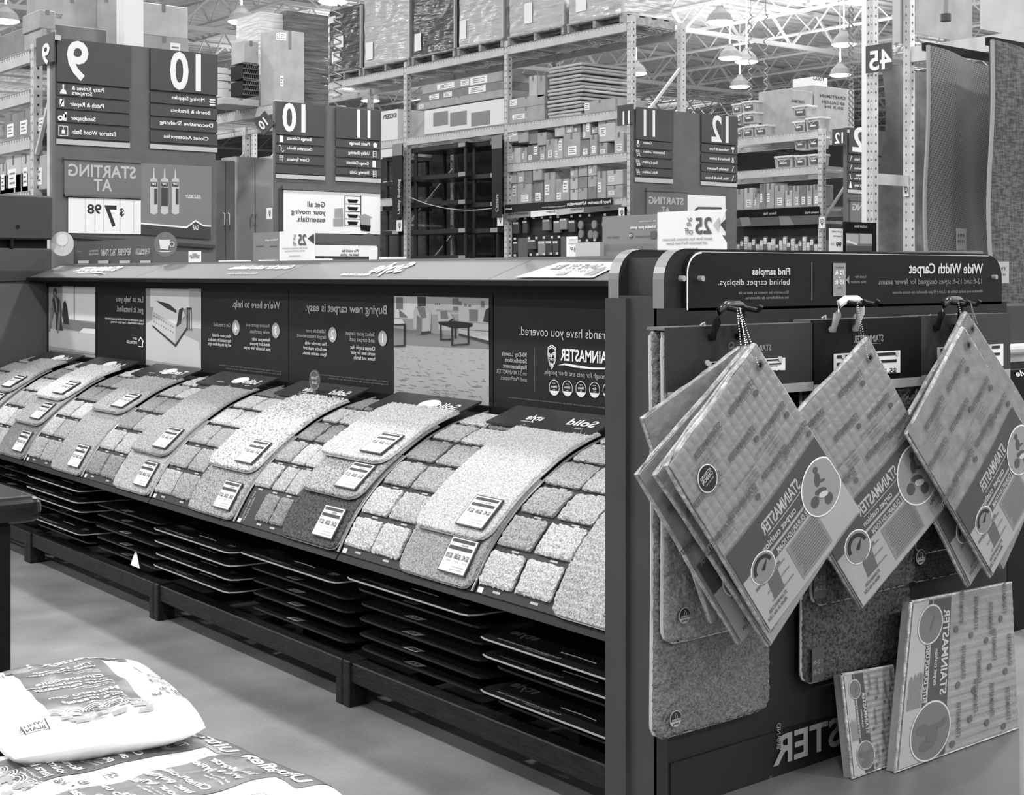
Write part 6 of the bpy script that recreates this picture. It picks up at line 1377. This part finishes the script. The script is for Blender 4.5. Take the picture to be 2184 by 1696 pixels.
for (px, py, mm, nm) in ((133, 520, mat('pale disc print', .6, .5), 'pale_disc'), (353, 521, mat('grey disc print', .17, .5), 'cup_disc')):
    c_, k = pmap(q, px, py, .02); c_ = c_(0, 0); mk_ = lambda o: (lambda u, v: c_+Vector((-CT*.95, ST*.95, 0))*u+Vector((0, 0, v))+Vector((-o, -o, 0))); m = MB(); mp = mk_(0); m.disc(mp, 0, 0, 26*k, 32); m.build(nm, mm, t); m = MB(); mp = mk_(.003)
    if nm == 'cup_disc': m.face([mp(-9*k*1.3, 10*k), mp(11*k*1.3, 10*k), mp(9*k*1.2, -10*k), mp(-6*k, -12*k)]); m.disc(mp, -15*k, 0, 6*k, 14, 4.5*k); m.face([mp(-14*k, -15*k), mp(16*k, -15*k), mp(10*k, -17*k), mp(-8*k, -17*k)])
    else: m.disc(mp, 0, 8*k, 13*k, 20); m.face([mp(-1*k, -18*k), mp(1*k, -18*k), mp(1*k, -3*k), mp(-1*k, -3*k)])
    m.build('disc_drawing', mat('disc drawing', .4 if nm == 'cup_disc' else .75, .5), t)
for x in (167, 209, 255, 299): rp(m := MB(), ('X', 3.39), x, x+22, 556, 562); m.build('clip_foot', mat('clear clip', .55, .3), t)
t, q = card('small white price card on the display top below the first aisle board', 402, 428, 536, WHITE); m = MB(); txp(m, 'ON', q, 420, 410, 543, 3, 1); txp(m, 'TRANSPORTATION', q, 426, 404, 547, 3, 1); txp(m, 'AND TOWERS', q, 424, 406, 551, 3, 1); m.build('card_lettering', DGREY, t)
def discount(lab, g0, g1, w1, y0, y1, X, right, s):
    q = ('X', X); t = thing('discount_card', lab, 'sign', (X, P(q, g0, y0).y, ZT)); a, b, c = P(q, g0, y0), P(q, g1, y0), P(q, w1, y1)
    gx = mat('discount grey print', .22, .5); MB().box(X, X+.003, b.y, a.y, ZT, a.z).build('grey_half', gx, t)
    zt = P(q, g1, y1).z; m = MB(); m.prism([(X, b.y, ZT), (X, b.y, zt), (X, c.y, zt)]+([(X, c.y+.035, zt-.07)] if right else [])+[(X, c.y, zt-.11), (X, c.y, ZT)], (.003, 0, 0)); m.build('white_half', WHITE, t); return t, q
t, q = discount('larger discount card reading 25% off, behind the rounded end stand', 1285, 1402, 1549, 462, 453, 3.40, True, 1)
m = MB(); txp(m, '25', q, 1518, 1481, 497, 33, 1); txp(m, '%', q, 1476, 1464, 482, 18, 0); txp(m, 'off', q, 1478, 1461, 500, 14, 0); txp(m, 'Special Order Style Selections, Stainmaster', q, 1519, 1412, 511, 5.5, 0); txp(m, 'and Stainmaster Pet Protect Carpet', q, 1508, 1421, 520, 5.5, 0); txp(m, 'Free In-Home Measurement', q, 1488, 1439, 532, 4, 1); m.build('card_lettering', mat('discount ink', .10, .5), t)
m = MB(); pp(m, q, [(1534, 462), (1534, 497), (1521, 480)], .003); m.build('pale_arrow', LGREY, t); m = MB(); pp(m, q, [(1549, 466), (1549, 497), (1536, 479)], .003); m.build('dark_arrow', DGREY, t)
m = MB(); txp(m, 'Schedule your quote.', q, 1399, 1343, 486, 6, 1); txp(m, 'offer valid thru the season', q, 1399, 1363, 472, 2.5, 0); m.build('grey_half_lettering', WHITE, t)
m = MB(); txp(m, 'See an associate.', q, 1385, 1354, 505, 4, 1); txp(m, 'Schedule online.', q, 1320, 1293, 507, 4, 1); mp, k = pmap(q, 1345, 502, .003); m.disc(mp, 0, 0, 6*k, 18); pp(m, q, [(1387, 494), (1399, 492), (1399, 508), (1387, 509)], .003)
for i in range(4): txp(m, 'terms and conditions of the offer apply to installation of carpet and padding', q, 1398, 1290, 521+i*4, 2, 0)
m.build('grey_half_print', mat('discount ink', .10, .5), t); m = MB(); txp(m, 'OR', q, 1349, 1341, 504.5, 4.5, 1, .004); m.build('or_lettering', WHITE, t)
t, q = discount('smaller discount card reading 25% off, in front of the moving poster', 540, 596, 671, 497, 494, 3.40, False, .6)
m = MB(); txp(m, '25', q, 653, 635, 522, 22, 1); txp(m, '%', q, 631, 625, 512, 12, 0); txp(m, 'off', q, 632, 624, 524, 9, 0); txp(m, 'Special Order Style Selections, Stainmaster', q, 655, 601, 530, 3.5, 0); txp(m, 'and Stainmaster Pet Protect Carpet', q, 650, 607, 536, 3.5, 0); txp(m, 'Free In-Home Measurement', q, 640, 616, 547, 3, 0); m.build('card_lettering', mat('discount ink', .10, .5), t)
m = MB(); pp(m, q, [(669, 498), (669, 520), (656, 509)], .003); m.build('arrow', DGREY, t); m = MB(); txp(m, 'Schedule your quote.', q, 593, 566, 513, 4, 1); m.build('grey_half_lettering', WHITE, t); m = MB(); txp(m, 'See an associate', q, 590, 575, 526, 3, 1); txp(m, 'Schedule online', q, 562, 546, 526, 3, 1); m.build('grey_half_print', DGREY, t)
t, q = card('narrow white price card on the display top below the pegboard', 1208, 1231, 505, WHITE, X=3.41); m = MB(); txp(m, '1', q, 1228, 1223, 537, 9, 1); txp(m, '27', q, 1222, 1216, 533, 5, 1); txp(m, 'Per Square Foot', q, 1228, 1212, 520, 2.5, 1); txp(m, 'Carpet Price', q, 1229, 1214, 512, 2.5, 1); m.build('card_lettering', INK, t)
card('dark upright card holder left of the narrow white price card', 1196, 1208, 505, mat('holder print', .08, .5), X=3.415, name='card_holder'); card('dark upright card holder below the left of the pegboard', 1105, 1124, 508, mat('holder print', .08, .5), name='card_holder')
card('narrow white price card in front of the second aisle board', 787, 804, 528, WHITE, X=3.38)
for i, (a, b) in enumerate(((470, 512), (555, 590), (660, 686), (812, 842), (1232, 1284))):
    q = ('X', 3.39); A_, B_ = P(q, a, 560), P(q, b, 560); o = MB().box(3.38, 3.45, B_.y, A_.y, 1.5655, 1.5655+(.006, .006, .008, .01, .05)[i]).build('paper_pad', WHITE if i < 4 else LGREY, None)
    tag(o, ('thin crumpled paper on the display top left of the smaller discount card', 'thin white paper under the smaller discount card', 'white paper right of the smaller discount card', 'white folded paper at the middle of the display top', 'low grey box on the display top by the larger discount card')[i], 'paper' if i < 4 else 'box')
# things beyond the end stand
t = thing('low_gondola', 'low dark counter hidden behind the end stand, carrying a price card', 'counter', (9, 7.5, 0)); p0, p1 = at(1560, 545, Y=7.2), at(1880, 545, Y=7.2); zt = p0.z
MB().box(p0.x, p1.x, 7.2, 7.6, 0, 1.60).build('counter_body', BLACK, t)
t = thing('grass_display', 'black framed artificial grass sign right of the number ninety-nine card', 'sign', (9, 7.22, 1.6)); q = ('Y', 7.21)
m = MB(); rbox(m, q, 1797, 1865, 473, 545, 0, .02); m.build('frame', BLACK, t); m = MB(); rp(m, q, 1804, 1860, 497, 536, .022); m.build('picture', MGREY, t); m = MB(); rp(m, q, 1805, 1831, 499, 520, .023); rp(m, q, 1834, 1860, 499, 520, .023); m.build('picture_light', LGREY, t); m = MB(); pp(m, q, [(1808, 512), (1826, 519), (1830, 524), (1804, 516)], .024); txp(m, 'Artificial Grass', q, 1850, 1822, 486, 6, 0, .022); m.build('sign_lettering', WHITE, t)
m = MB(); rp(m, q, 1806, 1860, 524, 540, .0235); m.build('picture_grass', mat('picture grass', .09, .6), t)
t = thing('price_card_stand', 'white price card with number ninety-nine behind the end stand', 'sign', (9, 7.22, 1.6)); m = MB(); rbox(m, q, 1768, 1798, 487, 545, .0, .004); m.build('card', WHITE, t); m = MB(); txp(m, '99', q, 1795, 1783, 526, 9, 1, .006); txp(m, '.22', q, 1781, 1772, 523, 5, 0, .006); txp(m, 'Lucaya Park', q, 1795, 1777, 505, 3, 1, .006); txp(m, '12 X FT CARPET', q, 1796, 1774, 496, 3, 1, .006); m.build('card_lettering', INK, t)
# hanging rugs
def rug(lab, px0, px1, yt, X0, Y, m_, wv, zb=.1, W_=1.5):
    p = at(px0, yt, Y=Y); t = thing('hanging_rug', lab, 'rug', (p.x, Y, zb))
    def f(u, v):
        z = zb+(p.z-zb)*v; sag = -.05*(u**1.5)*(v > .98)
        return Vector((p.x+u*W_+.02*math.sin(z*1.7), Y+.03*math.sin(u*9+z)+.015*math.sin(z*4), z-.13*u*(v**6)))
    m = MB(); m.grid(f, 60, 160); m.build('rug_face', m_, t, smooth=True)
    m = MB(); m.grid(lambda u, v: f(u, v)+Vector((.02, .05, 0)), 20, 40); m.build('rug_back', DGREY, t)
    m = MB().tube([f(0, i/40)+Vector((-.012, .01, 0)) for i in range(41)], .018, 6); m.build('rug_binding', mat('rug binding', .3, .8), t)
    MB().box(p.x, p.x+W_, Y+.04, Y+.09, p.z-.03, p.z+.03).build('hanging_bar', BLACK, t)
    return p
r1 = mat('basket weave rug', .14, .9, var=.25, vs=4, bump=0); 
def weave(m, sc, dark, sx=1, sz=1):
    nt = m.node_tree; N = nt.nodes; L = nt.links; b = N['Principled BSDF']; tc = N.new('ShaderNodeTexCoord'); mp = N.new('ShaderNodeMapping'); mp.inputs['Scale'].default_value = (sx, 1, sz); L.new(tc.outputs['Object'], mp.inputs[0])
    w = N.new('ShaderNodeTexNoise'); w.inputs['Scale'].default_value = sc; w.inputs['Detail'].default_value = 2; L.new(mp.outputs[0], w.inputs[0]); cr = N.new('ShaderNodeValToRGB'); L.new(w.outputs[0], cr.inputs[0])
    e = cr.color_ramp.elements; e[0].position = .42; e[0].color = (dark[0],)*3+(1,); e[1].position = .60; e[1].color = (dark[1],)*3+(1,)
    return cr, N, L, b
m1 = bpy.data.materials.new('checked rug'); m1.use_nodes = True; b = m1.node_tree.nodes['Principled BSDF']; b.inputs['Roughness'].default_value = .95
nt = m1.node_tree; tc = nt.nodes.new('ShaderNodeTexCoord'); mp = nt.nodes.new('ShaderNodeMapping'); mp.inputs['Scale'].default_value = (48, 0, 80); mp.inputs['Rotation'].default_value = (0, .5, 0); ck = nt.nodes.new('ShaderNodeTexChecker'); ck.inputs['Scale'].default_value = 1.0
ck.inputs[1].default_value = (.12, .12, .12, 1); ck.inputs[2].default_value = (.23, .23, .23, 1); nt.links.new(tc.outputs['Object'], mp.inputs[0]); nt.links.new(mp.outputs[0], ck.inputs[0]); nt.links.new(ck.outputs[0], b.inputs['Base Color'])
m2 = bpy.data.materials.new('streaked rug'); m2.use_nodes = True; m2.node_tree.nodes['Principled BSDF'].inputs['Roughness'].default_value = .95
cr, N, L, b = weave(m2, 14, (.055, .18), 1.0, 5.0); cr2, *_ = weave(m2, 14, (.055, .18), 6.0, .8); mx = N.new('ShaderNodeMix'); mx.data_type = 'RGBA'; mx.inputs[0].default_value = .45
L.new(cr.outputs[0], mx.inputs[6]); L.new(cr2.outputs[0], mx.inputs[7]); L.new(mx.outputs[2], b.inputs['Base Color'])
rug('tall checked basket-weave rug hanging left of the streaked rug', 1987, 2100, 97, 9.5, 6.56, m1, 1, W_=1.25); rug('tall dark streaked rug hanging at the right edge', 2124, 2184, 85, 9.6, 6.0, m2, 2, W_=1.6)
o = MB().box(at(2104, 100, Y=6.12).x, at(2122, 100, Y=6.12).x, 6.06, 6.10, .1, at(2104, 86, Y=6.12).z).build('rug_board', DGREY, None); tag(o, 'dark board edge between the two hanging rugs', 'board')
for (lab, px, yt, w_) in (('white price tag pinned low on the checked rug', 2050, 487, 20), ('small price tags on the lower left of the streaked rug', 2138, 558, 26)):
    Yq = 6.5 if px < 2100 else 5.95; q = ('Y', Yq); a = P(q, px-w_/2, yt); t = thing('rug_tag', lab, 'price tag', tuple(a)); m = MB(); rbox(m, q, px-w_/2, px+w_/2, yt, yt+46, 0, .004); m.build('tag_card', mat('tag card', .5, .5), t); m = MB(); txp(m, '191', q, px+8, px-8, yt+18, 6, 1, .006); txp(m, '12 99', q, px+8, px-8, yt+30, 4, 1, .006); m.build('tag_print', DGREY, t)
# wrapped rolls and sheets in the forty-five rack
t = thing('carpet_roll_stack', 'dark plastic-covered carpet rolls behind the forty-five posts', 'carpet roll', (10.5, 8.5, 0), kind=None)
MB().grid(lambda u, v: Vector((11.15+u*1.6+.03*math.sin(v*9), 8.3+.05*math.sin(u*14+v*3)+.04*math.sin(v*13), v*3.5)), 40, 60).build('plastic_sheet', mat('dusty plastic over rolls', .085, .4, var=.45, vs=3, bump=.5, bs=6), t, smooth=True)
bl = mat('translucent banner sheet', .42, .5, var=.1, vs=3)
for (lab, px0, px1, yt, yb, Y, mm, w) in (('pale hanging sheet between the two forty-five posts', 1903, 1937, -30, 90, 7.95, bl, ''), ('large faded banner behind the rug beam', 1952, 2072, -40, 72, 8.6, mat('faded banner', .30, .5, var=.15, vs=4), 'PRO'), ('pale banner at the upper right corner', 2090, 2184, -60, 62, 8.9, bl, '')):
    q = ('Y', Y); t = thing('hanging_banner', lab, 'banner', tuple(P(q, px0, yb))); m = MB(); rbox(m, q, px0, px1, yt, yb, 0, .006); m.build('sheet', mm, t)
    if w: m = MB(); txp(m, w, q, 1980, 1956, 84, 9, 1, .01); m.build('banner_lettering', MGREY, t)
p = at(2017, 30, Y=7.0); MB().tube([(p.x, 7, p.z+2.0), (p.x+.02, 7, p.z+.3), (p.x, 7, p.z)], .02, 8).build('pendant_cable', MGREY, None); tag(S.objects['pendant_cable'], 'grey cord ending in a plug in front of the faded banner', 'cord')
MB().tube([(p.x, 7, p.z), (p.x, 7, p.z-.06)], .045, 10).build('cord_plug', DGREY, S.objects['pendant_cable'])
# spiral cords
for i, (px, y0, y1, Y) in enumerate(((720, 10, 210, 13.0), (1600, 30, 260, 16.0), (1633, 30, 260, 16.2), (1815, 15, 268, 12.5))):
    m = MB(); a, b = at(px, y0, Y=Y), at(px, y1, Y=Y); n = 90
    for s in ((0,) if i != 3 else (0, math.pi)): m.tube([a+(b-a)*(k/n)+Vector((.05*math.sin(k*.75+s), 0, 0)) for k in range(n+1)], .012, 5)
    m.tube([a, Vector((a.x, a.y, ROOF-.1))], .006, 5)
    o = m.build('coiled_cord', MGREY, None); tag(o, 'coiled cable hanging from the roof, '+('left, in front of the wrapped tower', 'left of the pair over the clear tubs', 'right of the pair over the clear tubs', 'twisted pair before the pale column')[i], 'cable', 'coiled cables hanging from the roof')
# right edge: cabinet, board and pallet on the floor
t = thing('dark_counter', 'dark counter with a pale rail at the right edge beyond the end stand', 'counter', (5, 3, 0)); q = ('Y', 5.2); a = P(q, 2080, 655); b = P(q, 2080, 738); MB().box(a.x, a.x+2.6, 5.2, 5.7, b.z, a.z).build('counter_body', mat('counter dark', .05, .4), t)
MB().tube([(a.x, 5.16, b.z-.03), (a.x+2.6, 5.16, b.z-.03)], .035, 10).build('rail', STEEL, t); MB().box(a.x, a.x+2.6, 5.2, 5.7, b.z-.12, b.z-.06).build('lower_shelf', STEEL, t); MB().box(a.x+.02, a.x+.06, 5.6, 5.65, 0, b.z).build('leg', STEEL, t); MB().box(a.x+2.5, a.x+2.54, 5.6, 5.65, 0, b.z).build('leg', STEEL, t)
t = thing('script_board', 'dark board with white script cut by the right edge', 'sign', (5, 3, 0)); q = ('Y', 3.3); m = MB(); c0 = P(q, 2150, 790); m.box(c0.x, c0.x+.8, 3.3, 3.33, .0, c0.z).build('panel', BLACK, t); m = MB(); txp(m, 'Style', q, 2205, 2168, 800, 12, 1, .003, .3); m.build('board_lettering', WHITE, t)
a = at(2120, 1262, Z=0); t = thing('wooden_pallet', 'wooden pallet with wrapped goods on the floor at the right edge', 'pallet', tuple(a))
pu = a+Vector((0, 0, 0))
for k in range(3): MB().box(pu.x+.05, pu.x+1.1, pu.y+.1+k*.42, pu.y+.2+k*.42, 0, .10).build('stringer', PALW, t)
for k in range(6): MB().box(pu.x+.0+k*.19, pu.x+.13+k*.19, pu.y+.05, pu.y+1.15, .10, .125).build('deck_plank', PALW, t)
o = MB().box(pu.x+.02, pu.x+1.1, pu.y+.1, pu.y+1.1, .126, .30).build('wrapped_stack', WRAPL, None, bevel=.02); tag(o, 'low shiny wrapped stack on the pallet at the right edge', 'wrapped stack')
